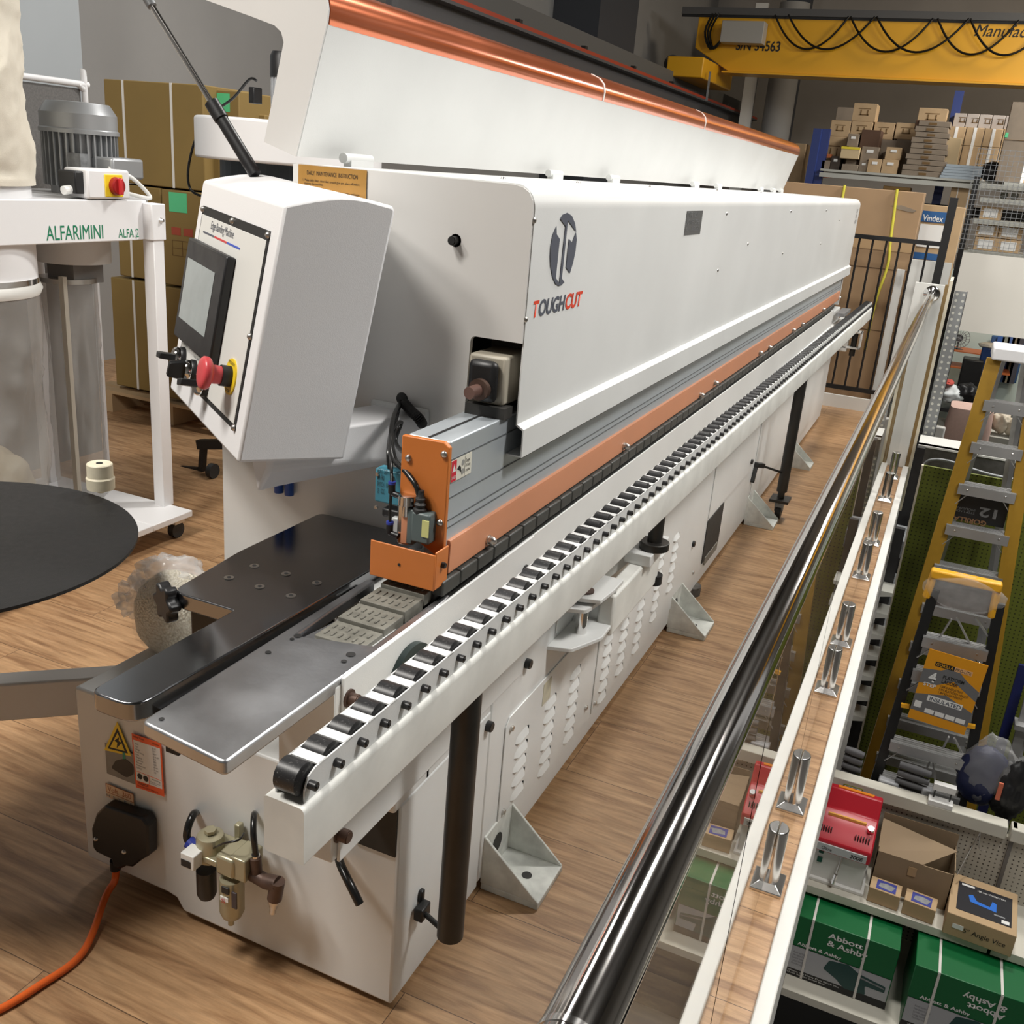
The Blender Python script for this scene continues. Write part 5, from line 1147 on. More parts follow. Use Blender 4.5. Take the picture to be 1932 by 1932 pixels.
for px0, py0, px1, py1, lab in ((1852, 389, 1889, 411, 'white labelled carton alone on the middle cage shelf'), (1841, 446, 1880, 469, 'white labelled carton lower left in the cage'), (1885, 447, 1925, 470, 'white labelled carton lower right in the cage'), (1843, 423, 1882, 445, 'white labelled carton upper left of four in the cage'), (1888, 424, 1928, 446, 'white labelled carton upper right of four in the cage')):
    a, b = P(px0, py0, 'y', Yk + .06), P(px1, py1, 'y', Yk + .06)
    zb = P(1838, 412, 'y', Yk).z if cnt == 0 else (zl if cnt < 3 else zl + .125); cnt += 1
    o = MB().box(a.x, b.x, Yk + .06, Yk + .3, zb, zb + .12).build('carton', M_cart3, None, label=lab, cat='carton', group='labelled cartons in the cage', bev=.003)
    MB().box(a.x + (b.x - a.x) * .15, a.x + (b.x - a.x) * .8, Yk + .057, Yk + .06, zb + .02, zb + .1).build('paper_label', M_label, o)
for px, py in ((1895, 366), (1915, 367)):
    q = P(px, py, 'y', Yk + .1); MB().lathe((q.x, Yk + .15, P(1850, 372, 'y', Yk).z), (q.x, Yk + .15, P(1850, 372, 'y', Yk).z + .06), [(0, .02), (.6, .04), (1, .03)], 14).build('steel_fitting', M_chrome, None, label='shiny steel fitting, %s of two on a cage shelf' % ('left' if px < 1900 else 'right'), cat='fitting', group='steel fittings in the cage')
Yp = 9.0
a = P(1811, 475, 'y', Yp); b = P(1800, 622, 'y', Yp)
MB().box(a.x + .03, 3.2, Yp, Yp + .03, b.z, a.z).build('partition_board', mat('warm_white_board', (.76, .74, .68), .5), cg)
# ================================================================== WORKSHOP far below
Yw = 15.5
wz = -1.75
bench = empty('work_bench', (2, Yw, -2.75), 'long cluttered work bench on orange racking far below', 'bench')
MB().box(.6, 6, Yw, Yw + 1, wz - .05, wz).build('bench_top', M_shf, bench)
for x in (.7, 2.2, 4.0): MB().box(x, x + .08, Yw + .1, Yw + .2, -2.75, wz).build('bench_leg', M_blk, bench)
MB().box(.4, 8, Yw + 2.5, Yw + 2.6, -2.75, .6).build('wall_partition', mat('pale_green_wall', (.62, .72, .66), .7), kind='structure')
Yq = Yw + 1.6
sr = empty('spare_rack', (1.6, Yq, -2.75), 'orange beamed rack full of parts behind the work bench', 'rack')
for px0, py0, px1, py1 in ((1792, 662, 1852, 674), (1784, 692, 1832, 702)):
    a, b = P(px0, py0, 'y', Yq), P(px1, py1, 'y', Yq); MB().box(a.x, b.x + .6, Yq, Yq + .6, b.z + .05, a.z).build('beam', M_ora, sr)
xx = P(1790, 670, 'y', Yq).x; MB().box(xx, xx + .06, Yq, Yq + .1, -2.75, P(1790, 650, 'y', Yq).z).build('upright', M_blu, sr)
MB().box(xx + 1.2, xx + 1.26, Yq, Yq + .1, -2.75, P(1790, 650, 'y', Yq).z).build('upright', M_blu, sr)
def wbx(nm, px0, py0, px1, py1, y, m, lab, cat, z0=None, dep=.4, grp=None, bev=.02):
    a, b = P(px0, py0, 'y', y), P(px1, py1, 'y', y)
    return MB().box(a.x, b.x, y, y + dep, b.z if z0 is None else z0, a.z).build(nm, m, None, label=lab, cat=cat, bev=bev, group=grp)
# fan
q = P(1810, 638, 'y', Yq + .2); fz = P(1792, 662, 'y', Yq).z
fn = empty('pedestal_fan', (q.x, Yq + .2, fz), 'grey caged pedestal fan on the orange rack', 'fan')
b = MB()
for k in range(10):
    an = math.pi * k / 10; b.tube([V((q.x + math.cos(an + s) * .17 * 1, Yq + .2 + math.sin(s * 2) * .0, q.z + math.sin(an + s) * .17)) for s in (0, math.pi)], .004, n=5, sm=1)
for r in (.06, .11, .17): b.tube([V((q.x + math.cos(2 * math.pi * i / 24) * r, Yq + .2, q.z + math.sin(2 * math.pi * i / 24) * r)) for i in range(25)], .005, n=5, sm=1)
b.build('fan_guard', M_gal, fn); MB().cyl((q.x, Yq + .22, q.z), (q.x, Yq + .32, q.z), .06, n=16).build('fan_motor', M_black, fn)
MB().cyl((q.x, Yq + .28, fz), (q.x, Yq + .28, q.z), .015, n=8).build('fan_stem', M_black, fn); MB().cyl((q.x, Yq + .28, fz), (q.x, Yq + .28, fz + .02), .1, n=16).build('fan_base', M_black, fn)
wbx('paint_display', 1872, 633, 1932, 664, Yw + 2.3, mat('striped_display', (.05, .12, .28), .5), 'blue and grey striped display against the green wall', 'display', z0=-1.2, dep=.1)
for i, (px, c) in enumerate(((1883, (.05, .15, .5)), (1893, (.3, .35, .3)), (1903, (.1, .2, .5)), (1912, (.25, .22, .15)), (1921, (.08, .08, .1)))):
    a, b = P(px, 634, 'y', Yw + 2.28), P(px + 7, 662, 'y', Yw + 2.28)
    MB().box(a.x, b.x, Yw + 2.24, Yw + 2.28, -1.2, a.z).build('colour_strip', mat('strip%d' % i, c, .6), None, label='%s coloured strip from the left of the striped display' % names[i], cat='strip', group='colour strips of the display')
g_ = 'clutter on the work bench'
mon = wbx('monitor', 1818, 677, 1850, 712, Yw + .3, M_black, 'black flat monitor on the bench', 'monitor', z0=wz)
wbx('blue_drum', 1854, 655, 1868, 690, Yw + .5, mat('drum_blue', (.01, .04, .16), .4), 'dark blue drum with a cream cushion on top', 'drum', z0=wz, dep=.25)
blob('cushion', P(1868, 652, 'y', Yw + .6), (.16, .12, .05), mat('cream_cloth', (.66, .61, .50)), None, 4, .1, label='cream cushion lying on the dark blue drum', cat='cushion')
Yv = 13.6
for nm, px0, py0, px1, py1, mm, lab, cat, sd in (('white_sack', 1768, 722, 1820, 765, mat('sack_white', (.62, .66, .66), .5), 'crumpled white sack near the perforated upright', 'sack', 2), ('black_bag', 1806, 720, 1845, 762, M_black, 'black bag right of the white sack', 'bag', 5),
         ('red_bag', 1780, 716, 1800, 724, mat('red_fabric', (.5, .08, .06), .7), 'small red bag on top of the white sack', 'bag', 7)):
    a, b = P(px0, py0, 'y', Yv), P(px1, py1, 'y', Yv); c_ = (a + b) / 2
    blob(nm, c_, ((b.x - a.x) / 2, .2, (a.z - b.z) / 2), mm, None, sd, .16, label=lab, cat=cat)
tb = empty('packing_table', (1.6, Yv, -2.75), 'dark packing table below the white sack', 'table')
zt1 = P(1800, 768, 'y', Yv).z; MB().box(.75, 3.2, Yv - .2, Yv + .6, zt1 - .05, zt1).build('table_top', M_black, tb)
for x in (.8, 3.0): MB().box(x, x + .06, Yv, Yv + .06, -2.75, zt1).build('table_leg', M_blk, tb)
MB().box(.9, 2.8, Yv + .2, Yv + .4, -2.75, -2.2).build('crate', M_dark, tb)
Yn = 12.2
a, b = P(1787, 768, 'y', Yn), P(1866, 850, 'y', Yn)
b_ = MB(); n = 40; vs = []; fs = []; zz0 = -2.75
cx_, cy_, rx_, ry_ = (a.x + b.x) / 2, Yn + .3, (b.x - a.x) / 2, .3
for j in range(9):
    t = j / 8; z = a.z + (zz0 - a.z) * t
    for i in range(n):
        an = 2 * math.pi * i / n; c_, s_ = math.cos(an), math.sin(an); k = (abs(c_) ** 6 + abs(s_) ** 6) ** (-1 / 6) * (1 + .03 * t * math.sin(an * 9)) * (.93 if j == 0 else 1)
        vs.append((cx_ + c_ * rx_ * k * .92, cy_ + s_ * ry_ * k, z))
for j in range(8):
    for i in range(n): q = (i + 1) % n; fs.append((j * n + i, j * n + q, (j + 1) * n + q, (j + 1) * n + i))
fs.append(list(range(n))); b_.add(vs, fs); b_.build('draped_cloth', mat('pink_cloth', (.62, .43, .37), .85, noise=.06), None, smooth=60, label='pale pink cloth draped over a machine far below', cat='cloth')
for i, (px0, py0, px1, py1) in enumerate(((1877, 775, 1902, 822), (1902, 788, 1926, 828))):
    a, b = P(px0, py0, 'y', Yn + .2), P(px1, py1, 'y', Yn + .2); c_ = (a + b) / 2
    blob('pellet_sack', (c_.x, Yn + .3, c_.z), ((b.x - a.x) / 2, .12, (a.z - b.z) / 2), mat('sack_cream', (.60, .53, .42), .6), None, 3 + i, .15, label='%s cream sack standing behind the yellow ladder' % ('left taller', 'right shorter')[i], cat='sack', group='cream sacks')
MB().box(1.5, 3.5, Yn + .1, Yn + .6, -2.75, P(1890, 824, 'y', Yn + .2).z).build('pallet_table', M_shf, None, label='grey low table carrying the cream sacks', cat='table')
wbx('open_crate', 1757, 803, 1775, 848, 11.5, M_panelw, 'white open frame beside the perforated upright', 'frame', z0=-2.75, dep=.1)
# ================================================================== BEAM, GREEN PEGBOARD, LADDERS
Yb2 = 5.25
sb2 = empty('rack_beam', (1.5, Yb2, .15), 'grey steel rack beam with a white lip running behind the ladders', 'beam')
a = P(1733, 838, 'y', Yb2)
MB().box(a.x, 3.4, Yb2, Yb2 + .06, .095, a.z).build('beam_face', mat('beam_dark_grey', (.10, .095, .09), .5, metal=.3, noise=.3), sb2); MB().box(a.x, 3.4, Yb2 - .01, Yb2 + .3, a.z - .012, a.z).build('beam_lip', M_panelw, sb2)
MB().box(3.3, 3.4, Yb2, Yb2 + .1, -2.75, .2).build('beam_post', M_gal, sb2); MB().box(.88, .95, Yb2 + .07, Yb2 + .14, -2.75, .2).build('beam_post', M_gal, sb2)
MB().tube([P(1725, 905, 'y', 5.1), P(1738, 888, 'y', 5.1), P(1752, 869, 'y', 5.1), P(1790, 870, 'y', 5.1), P(1860, 893, 'y', 5.1), P(1932, 908, 'y', 5.1), P(1980, 915, 'y', 5.1)], .009).build('conduit', M_gal, sb2, smooth=60)
M_peg = dots_mat('green_pegboard', (.14, .165, .018), (.03, .035, .005), .0254, .0045)
Yg2 = 4.75
gp = empty('green_pegboard', (1.4, Yg2, -2.75), 'olive green pegboard wall behind the ladders', 'pegboard')
a = P(1743, 878, 'y', Yg2); MB().box(a.x, 2.9, Yg2, Yg2 + .02, -2.75, a.z).build('peg_panel', M_peg, gp, origin=None)
MB().box(a.x - .015, a.x, Yg2 - .01, Yg2 + .03, -2.75, a.z).build('edge_strip', mat('cream_edge', (.72, .66, .52)), gp)
MB().box(a.x + .16, a.x + .19, Yg2 - .006, Yg2, -2.75, a.z - .01).build('panel_joint', mat('green_joint', (.04, .05, .005), .6), gp)
# black slotted upright with white shelf ends
bs = empty('black_shelving', (.72, 5, -2.75), 'black slotted shelving post with white shelf ends beside the floor edge', 'shelving')
MB().box(.755, .80, 4.6, 4.66, -2.75, .35).build('slotted_post', M_black, bs)
MB().box(.74, .79, 4.1, 4.14, -2.75, .0).build('slotted_post', M_black, bs)
for i_ in range(7):
    z = -.32 - i_ * .13; MB().prism([(.74, z), (.80, z), (.80, z - .02), (.74, z - .035)], 'y', 3.95, 4.1).build('shelf_end', M_shf, bs)
for z in (-.2, -.5, -.75): MB().box(.74, .80, 4.2, 4.5, z, z + .10).build('dark_stock', M_gal, bs)
# ladder 1
M_fib = mat('yellow_fibreglass', (.30, .165, .008), .45, noise=.06)
M_fib2 = mat('orange_yellow_guard', (.85, .42, .02), .4)
M_als = mat('ladder_aluminium', (.42, .42, .42), .38, metal=.6, noise=.1, nscale=8)
ld = empty('step_ladder', (1.1, 4.2, -2.75), 'tall yellow fibreglass step ladder with aluminium steps', 'ladder')
def ly(py): return 4.47 - .37 * (py - 690) / 760
def lx_l(py):
    pts = [(660, 1878), (690, 1870), (860, 1816), (1095, 1740), (1450, 1637)]
    for (y0, x0), (y1, x1) in zip(pts, pts[1:]):
        if py <= y1: return x0 + (x1 - x0) * (py - y0) / (y1 - y0)
    return x1
L_top, L_bot = P(1872, 690, 'y', ly(690)), P(1640, 1450, 'y', ly(1450))
dirL = (L_bot - L_top) / (L_bot.z - L_top.z)
R_top, R_bot = P(1958, 705, 'y', ly(690)), P(1896, 1095, 'y', ly(1095) + .0)
dirR = (R_bot - R_top) / (R_bot.z - R_top.z)
def Lz(z): return L_top + dirL * (z - L_top.z)
def Rz(z): return R_top + dirR * (z - R_top.z)
for f_ in (Lz, Rz): MB().bar(f_(.93), f_(-2.75), .035, .075, up=(1, 0, 0)).build('side_rail', M_fib, ld, bev=.003)
capm = MB().box(Lz(.95).x - .02, Rz(.95).x + .03, 4.40, 4.65, .93, 1.0).build('top_cap', M_box, ld, bev=.01)
def step_at(z, par, dep=.10, m=M_als, ffL=None, ffR=None):
    a, b = (ffL or Lz)(z), (ffR or Rz)(z)
    s = MB().box(a.x + .012, b.x - .012, a.y - .045, a.y + dep - .045, z - .004, z)
    s.box(a.x + .012, b.x - .012, a.y - .047, a.y - .043, z - .055, z)
    for k in range(4): s.box(a.x + .012, b.x - .012, a.y - .035 + k * .022, a.y - .03 + k * .022, z, z + .003)
    st = s.build('step', m, par)
    for (x0, x1) in ((a.x + .005, a.x + .07), (b.x - .005, b.x - .07)):
        MB().bar((x0, a.y - .03, z - .13), (x1, a.y - .03, z - .05), .012, .004).build('step_brace', m, st)
    for x in (a.x + .06, b.x - .06): MB().lathe((x, a.y - .047, z - .025), (x, a.y - .051, z - .025), [(0, .006), (1, .003)], 10).build('rivet', M_screw, st)
    return st
zs_steps = [P(1850, 752, 'y', ly(750)).z, P(1825, 838, 'y', ly(838)).z, P(1803, 910, 'y', ly(910)).z, P(1778, 985, 'y', ly(985)).z, P(1757, 1060, 'y', ly(1060)).z]
dz = (zs_steps[0] - zs_steps[4]) / 4
zz_ = zs_steps[0]
while zz_ > -2.6: step_at(zz_, ld); zz_ -= dz
for f_, sx in ((Lz, .05), (Rz, -.05)):
    t0 = f_(.93) + V((sx, .22, 0)); t1 = f_(-2.75) + V((sx, 1.9 * .0 + .45, 0)); MB().bar(t0, t1, .03, .04).build('rear_rail', M_als, ld)
# instruction box hanging upside down in the ladder
a, b = P(1808, 925, 'y', 4.42), P(1893, 995, 'y', 4.42)
ib = MB().box(a.x, b.x, 4.40, 4.46, b.z, a.z).build('ladder_card', M_black, ld, bev=.003)
text('12', (b.x - .05, 4.399, a.z - .065), (-1, 0, 0), (0, 0, -1), .055, M_gal, ib, width=.09, thick=.0015, bold=.03)
text('STEP LADDER\nINDUSTRIAL', (b.x - .16, 4.399, a.z - .085), (-1, 0, 0), (0, 0, -1), .03, M_gal, ib, width=.13, thick=.0015)
text('GORILLA', (b.x - .09, 4.399, a.z - .14), (-1, 0, 0), (0, 0, -1), .03, mat('print_brown', (.25, .13, .06), .5), ib, width=.17, thick=.0015, bold=.03)
# ladder 2: platform ladder with orange guard in film
pf = empty('platform_ladder', (1.05, 3.95, -2.75), 'black railed platform ladder with orange guard and packaging card', 'ladder')
y_ = 3.80
M_rlb = mat('black_rail', (.01, .01, .01), .4)
a, b = P(1762, 1118, 'y', y_), P(1655, 1460, 'y', 3.72); c, d = P(1884, 1150, 'y', y_), P(1836, 1400, 'y', 3.74)
kL = (b - a) / (b.z - a.z); kR = (d - c) / (d.z - c.z)
def L2(z): return a2 + kL * (z - a2.z)
def R2(z): return c2_ + kR * (z - c2_.z)
a2, c2_ = a, c
for f_ in (L2, R2): MB().bar(f_(a.z + .02), f_(-2.75), .03, .05, up=(1, 0, 0)).build('side_rail', M_rlb, pf, bev=.002)
g0, g1 = P(1758, 1072, 'y', y_ - .02), P(1893, 1118, 'y', y_ - .02)
gm = MB()
gm.bar((g0.x, y_, g0.z - .03), (g1.x - .01, y_, g0.z - .03), .06, .05); gm.bar((g0.x + .02, y_, g0.z - .01), (g0.x + .005, y_ - .01, g0.z - .17), .04, .03); gm.bar((g1.x - .03, y_, g0.z - .01), (g1.x - .02, y_ - .01, g0.z - .20), .04, .03)
gm.build('top_guard', M_fib2, pf, bev=.01)
MB().box(g0.x + .04, g1.x - .03, y_, y_ + .02, g0.z - .2, g0.z - .05).build('tool_tray', mat('grey_wrapped', (.20, .18, .17), .35, noise=.3, nscale=20), pf)
blob('film_wrap', ((g0.x + g1.x) / 2, y_ - .01, g0.z - .10), ((g1.x - g0.x) / 2 + .02, .04, .10), mat('wrap_film', (.8, .8, .8), .08, alpha=.2, bump=.5, bscale=25), pf, 11, .05, freq=7)
for py in (1195, 1260, 1400, 1470):
    z = P(1740, py, 'y', 3.78).z; step_at(z, pf, .09, M_als, L2, R2)
for (p0, p1) in (((1795, 1168), (1765, 1215)), ((1805, 1165), (1830, 1215)), ((1840, 1165), (1868, 1205)), ((1790, 1390), (1765, 1440)), ((1800, 1392), (1825, 1440)), ((1755, 1435), (1735, 1480)), ((1760, 1435), (1766, 1490))):
    MB().bar(P(*p0, 'y', 3.79), P(*p1, 'y', 3.79), .02, .008).build('cross_brace', M_als, pf)
# packaging card
ca_, cb_, cc_ = P(1738, 1219, 'y', 3.66), P(1849, 1250, 'y', 3.66), P(1712, 1352, 'y', 3.66)
Fk = frame(cc_, V((1, 0, -.06)), V((0, 0, 1))); kw = (cb_ - ca_).length * 1.0; kh = ca_.z - cc_.z
card = MB(Fk).box(0, kw, 0, kh, 0, .004).build('packaging_card', mat('card_orange', (.72, .30, .01), .35), pf, label='orange and grey packaging card')
M_cgy = mat('card_grey', (.15, .15, .155), .4)
MB(Fk).prism([(0, kh * .72), (kw * .3, kh * .76), (kw * .5, kh * .86), (kw * .75, kh * .72), (kw, kh * .62), (kw, kh * .48), (kw * .55, kh * .66), (kw * .3, kh * .55), (0, kh * .52)], 'z', .004, .0045).build('grey_shape', M_cgy, card)
MB(Fk).prism([(0, kh * .13), (kw, kh * .12), (kw, kh * .32), (kw * .5, kh * .45), (0, kh * .36)], 'z', .004, .0045).build('grey_shape', M_cgy, card)
ku, kv = Fk.col[0].xyz, Fk.col[1].xyz
def ct(s, x, y, w_, h, m, **k): return text(s, Fk @ V((kw * x, kh * y, .005)), ku, kv, h * kh, m, card, width=w_ * kw, **k)
MB(Fk).box(kw * .17, kw * .50, kh * .80, kh * .86, .0045, .005).build('brand_bar', M_black, card); MB(Fk).box(kw * .50, kw * .80, kh * .80, kh * .86, .0045, .005).build('brand_bar', mat('peach', (.75, .42, .2), .4), card)
ct('GORILLA', .19, .81, .29, .04, M_fib2); ct('PRO-LITE', .52, .81, .26, .04, M_blk)
ct('4', .13, .57, .13, .14, M_label, bold=.03); ct('STEP', .08, .50, .22, .05, M_label, bold=.02)
ct('PLATFORM\nLADDER', .36, .60, .36, .11, M_blk, bold=.02); ct('150KG INDUSTRIAL\n0.9M PLATFORM HEIGHT\n1.8M REACH HEIGHT', .36, .45, .5, .12, M_blk)
MB(Fk).box(kw * .22, kw * .82, kh * .31, kh * .39, .0045, .005).build('white_bar', M_label, card); ct('INSULATED', .26, .32, .54, .055, M_sgrey, bold=.02)
for i in range(4): MB(Fk).box(kw * (.24 + .18 * i), kw * (.40 + .18 * i), kh * .14, kh * .20, .0045, .005).build('spec_box', M_label, card)
MB(Fk).box(kw * .04, kw * .16, kh * .18, kh * .27, .0045, .005).build('spec_box', M_label, card)
MB().bar(P(1700, 1330, 'y', 3.70), P(1716, 1333, 'y', 3.70), .02, .02).build('yellow_foot', M_fib2, pf); MB().bar(P(1823, 1368, 'y', 3.70), P(1840, 1371, 'y', 3.70), .02, .02).build('yellow_foot', M_fib2, pf)
# third ladder partly seen on the right
l3 = empty('aluminium_ladder', (1.7, 4.3, -2.75), 'grey aluminium ladder with a blue rail at the right edge', 'ladder')
MB().bar(P(1932, 1255, 'y', 4.3), P(1850, 1540, 'y', 4.2), .03, .05, up=(1, 0, 0)).build('side_rail', mat('rail_blue', (.01, .015, .09), .4), l3)
MB().bar(P(1950, 1290, 'y', 4.2), P(1885, 1530, 'y', 4.1), .03, .05, up=(1, 0, 0)).build('side_rail', M_als, l3)
MB().bar(P(1905, 1450, 'y', 4.1), P(1890, 1540, 'y', 4.0), .03, .04).build('side_rail', M_als, l3)
for py in (1360, 1430, 1490): 
    q = P(1915, py, 'y', 4.15); MB().box(q.x, q.x + .35, 4.1, 4.2, q.z - .03, q.z).build('step', M_als, l3)
MB().bar(P(1950, 1290, 'y', 4.2), V((1.75, 4.2, -2.75)), .03, .03).build('side_rail', M_als, l3)
# ================================================================== GONDOLA
Yd = 3.53
M_cr = mat('cream_white_shelf', (.62, .60, .52), .45, noise=.05, nscale=5)
M_pegw = dots_mat('cream_pegboard', (.50, .47, .40), (.07, .06, .05), .0254, .0042)
go = empty('display_gondola', (1.4, Yd, -2.75), 'cream pegboard display shelving on the lower floor', 'shelving')
MB().box(-.25, 3.4, Yd, Yd + .03, -2.6, -1.32).build('pegboard', M_pegw, go)
MB().box(-.25, 1.575, Yd - .03, Yd + .05, -1.325, -1.25).build('top_rail', M_cr, go, bev=.006); MB().box(1.59, 3.4, Yd - .03, Yd + .05, -1.325, -1.25).build('top_rail', M_cr, go, bev=.006)
for x in (.69, 1.605): MB().box(x - .006, x + .012, Yd - .012, Yd + .05, -2.75, -1.25).build('slotted_post', mat('post_grey', (.16, .15, .14), .5), go)
for x0, x1 in ((-.25, .685), (.70, 1.575), (1.59, 3.4)):
    MB().box(x0, x1, 3.13, Yd, -1.705, -1.69).build('shelf', M_cr, go, bev=.002); MB().box(x0, x1, 3.12, 3.13, -1.735, -1.688).build('shelf_edge', M_cr, go, bev=.002)
    MB().box(x0, x1, 2.85, Yd, -2.145, -2.13).build('shelf', M_cr, go, bev=.002); MB().box(x0, x1, 2.84, 2.85, -2.175, -2.128).build('shelf_edge', M_cr, go, bev=.002)
MB().box(-.25, 3.4, 3.0, Yd, -2.75, -2.25).build('base_recess', M_blk, go)
# price card
a, b = P(1592, 1479, 'y', Yd - .035), P(1624, 1508, 'y', Yd - .035)
pc = MB().box(a.x, b.x, Yd - .035, Yd - .031, b.z, a.z).build('price_card', mat('card_olive', (.22, .22, .03), .5), go); MB().box(a.x + .006, b.x - .006, Yd - .037, Yd - .035, b.z + .018, a.z - .005).build('card_paper', M_label, pc)
text('Sander 300E\n$ 499', (a.x + .012, Yd - .0375, b.z + .028), (1, 0, 0), (0, 0, 1), .035, M_sgrey, pc, width=.06)
# hook
a = P(1850, 1570, 'y', Yd - .02); MB().tube([a, a + V((-.02, -.02, -.08)), a + V((-.07, -.15, -.19))], .0025).build('wire_hook', M_screw, go); MB().tube([a, a + V((.01, -.02, -.08)), a + V((.04, -.03, -.08))], .0025).build('wire_hook', M_screw, go)
# red sander machine
rm = empty('bench_sander', (.84, 3.25, -1.69), 'red and white benchtop machine marked 300E on the upper shelf', 'machine')
MB().box(.70, .965, 3.19, 3.42, -1.69, -1.43).build('machine_body', M_panelw, rm, bev=.008)
MB().prism([(3.17, -1.50), (3.17, -1.43), (3.24, -1.36), (3.33, -1.33), (3.38, -1.24), (3.42, -1.24), (3.42, -1.43)], 'x', .69, .975).build('red_hood', mat('machine_red', (.50, .015, .03), .35), rm, bev=.008)
MB().box(.70, .955, 3.162, 3.17, -1.488, -1.445).build('name_strip', mat('strip_grey', (.5, .52, .52), .4), rm)
text('Oltre', (.735, 3.1615, -1.478), (1, 0, 0), (0, 0, 1), .018, M_blk, rm, width=.05); text('300E', (.875, 3.1615, -1.48), (1, 0, 0), (0, 0, 1), .022, M_blk, rm, width=.065, bold=.02, shear=.2)
MB().bar((.73, 3.285, -1.343), (.92, 3.285, -1.343), .012, .02).build('yellow_slot', mat('slot_orange', (.85, .45, .1), .4), rm); MB().bar((.75, 3.40, -1.238), (.93, 3.40, -1.238), .02, .006).build('orange_strip', mat('strip_orange', (.8, .25, .02), .4), rm)
b = MB(); [b.box(.70 + i * .012, .705 + i * .012, 3.20, 3.215, -1.40, -1.37) for i in range(6)]; [b.box(.88 + i * .013, .885 + i * .013, 3.20, 3.215, -1.40, -1.37) for i in range(6)]; b.build('vent_slots', M_blk, rm)
MB().lathe((.945, 3.25, -1.35), (.945, 3.24, -1.325), [(0, .018), (1, .016)], 18).build('steel_knob', M_chrome, rm, smooth=40)
MB().tube([(.84, 3.18, -1.50), (.835, 3.165, -1.56), (.83, 3.16, -1.62)], .006).build('lever', M_screw, rm); MB().tube([(.83, 3.16, -1.60), (.825, 3.155, -1.655)], .011).build('lever_grip', M_chrome, rm)
for z in (-1.505, -1.56): MB().box(.725, .75, 3.183, 3.19, z - .018, z + .014).build('switch', mat('switch_dark_green', (.0, .08, .05), .4), rm, bev=.003)
MB().box(.69, .98, 3.17, 3.43, -1.69, -1.67).build('foot_plate', M_panelw, rm, bev=.004)
# cartons on the upper shelf
def lcar(nm, x0, x1, y0, y1, z0, z1, m, lab, grp=None, rot=0):
    o = MB().box(x0, x1, y0, y1, z0, z1).build(nm, m, None, label=lab, cat='carton', group=grp, bev=.003); o.rotation_euler.z = rot; return o
oc = empty('open_carton', (1.17, 3.36, -1.69), 'large open brown carton with folded flaps on the upper shelf', 'carton')
M_kr = mat('kraft_card', (.30, .215, .13), .8, noise=.08, nscale=5)
MB().box(1.0, 1.37, 3.28, 3.285, -1.69, -1.47).build('front_panel', M_kr, oc); MB().box(1.0, 1.005, 3.28, 3.5, -1.69, -1.44).build('side_panel', M_kr, oc); MB().box(1.365, 1.37, 3.28, 3.5, -1.69, -1.44).build('side_panel', M_kr, oc)
MB().box(1.0, 1.37, 3.495, 3.50, -1.69, -1.37).build('back_panel', M_kr, oc); MB().slab([(1.0, 3.28, -1.47), (1.22, 3.28, -1.47), (1.37, 3.40, -1.41), (1.0, 3.48, -1.40)], (0, 0, .004)).build('top_flap', M_kr, oc)
MB().box(1.16, 1.20, 3.276, 3.28, -1.55, -1.50).build('tape_square', M_tape, oc)
def small_ct(x, y, r, lab):
    o = MB().box(-.075, .075, -.05, .05, 0, .085).build('small_carton', M_cart3, None, label=lab, cat='carton', group='small labelled cartons on the upper shelf', bev=.003, origin=(0, 0, 0))
    MB().box(-.045, .05, -.04, .035, .085, .0865).build('picture_label', mat('label_violet', (.05, .06, .28), .4), o)
    MB().prism([(-.035, -.02), (.03, -.03), (.045, .01), (.0, .02), (-.03, .01)], 'z', .0865, .087).build('tool_picture', M_gal, o)
    o.location = (x, y, -1.688); o.rotation_euler.z = r; return o
small_ct(1.075, 3.20, -.05, 'small brown carton with a blue label, nearer the red machine'); small_ct(1.245, 3.19, -.08, 'small brown carton with a blue label, nearer the vise carton')
vc = empty('vise_carton', (1.52, 3.3, -1.69), 'brown carton with a black picture label of a blue vise on its lid', 'carton')
F = Matrix.Translation((1.525, 3.27, -1.69)) @ Matrix.Rotation(-.05, 4, 'Z')
MB(F).box(-.155, .155, -.17, .17, 0, .125).build('carton_body', M_cart3, vc, bev=.003)
vl_ = MB(F).box(-.12, .13, -.12, .11, .125, .127).build('picture_label', mat('label_black', (.02, .02, .025), .35), vc)
MB(F).prism([(-.07, .02), (-.05, .03), (-.03, -.01), (.03, -.02), (.04, .03), (.06, .02), (.06, -.045), (-.06, -.03)], 'z', .127, .128).build('vise_picture', mat('vise_blue', (.02, .15, .6), .4), vl_)
MB(F).box(.05, .10, -.07, -.06, .127, .128).build('handle_picture', M_gal, vl_); MB(F).box(.085, .12, -.11, -.085, .127, .128).build('price_tag', M_label, vl_)
text('100 mm Welders Vise', F @ V((-.03, .07, .128)), F.col[0].xyz, F.col[1].xyz, .014, M_label, vl_, width=.13); MB(F).box(-.105, -.045, .085, .1, .127, .1285).build('logo_patch', M_label, vl_)
text('5" Angle Vice', F @ V((-.07, -.171, .035)), F.col[0].xyz, V((0, 0, 1)), .035, M_blk, vc, width=.19, shear=.1); MB(F).box(-.12, -.07, -.172, -.17, .05, .075).build('paper_label', M_label, vc)
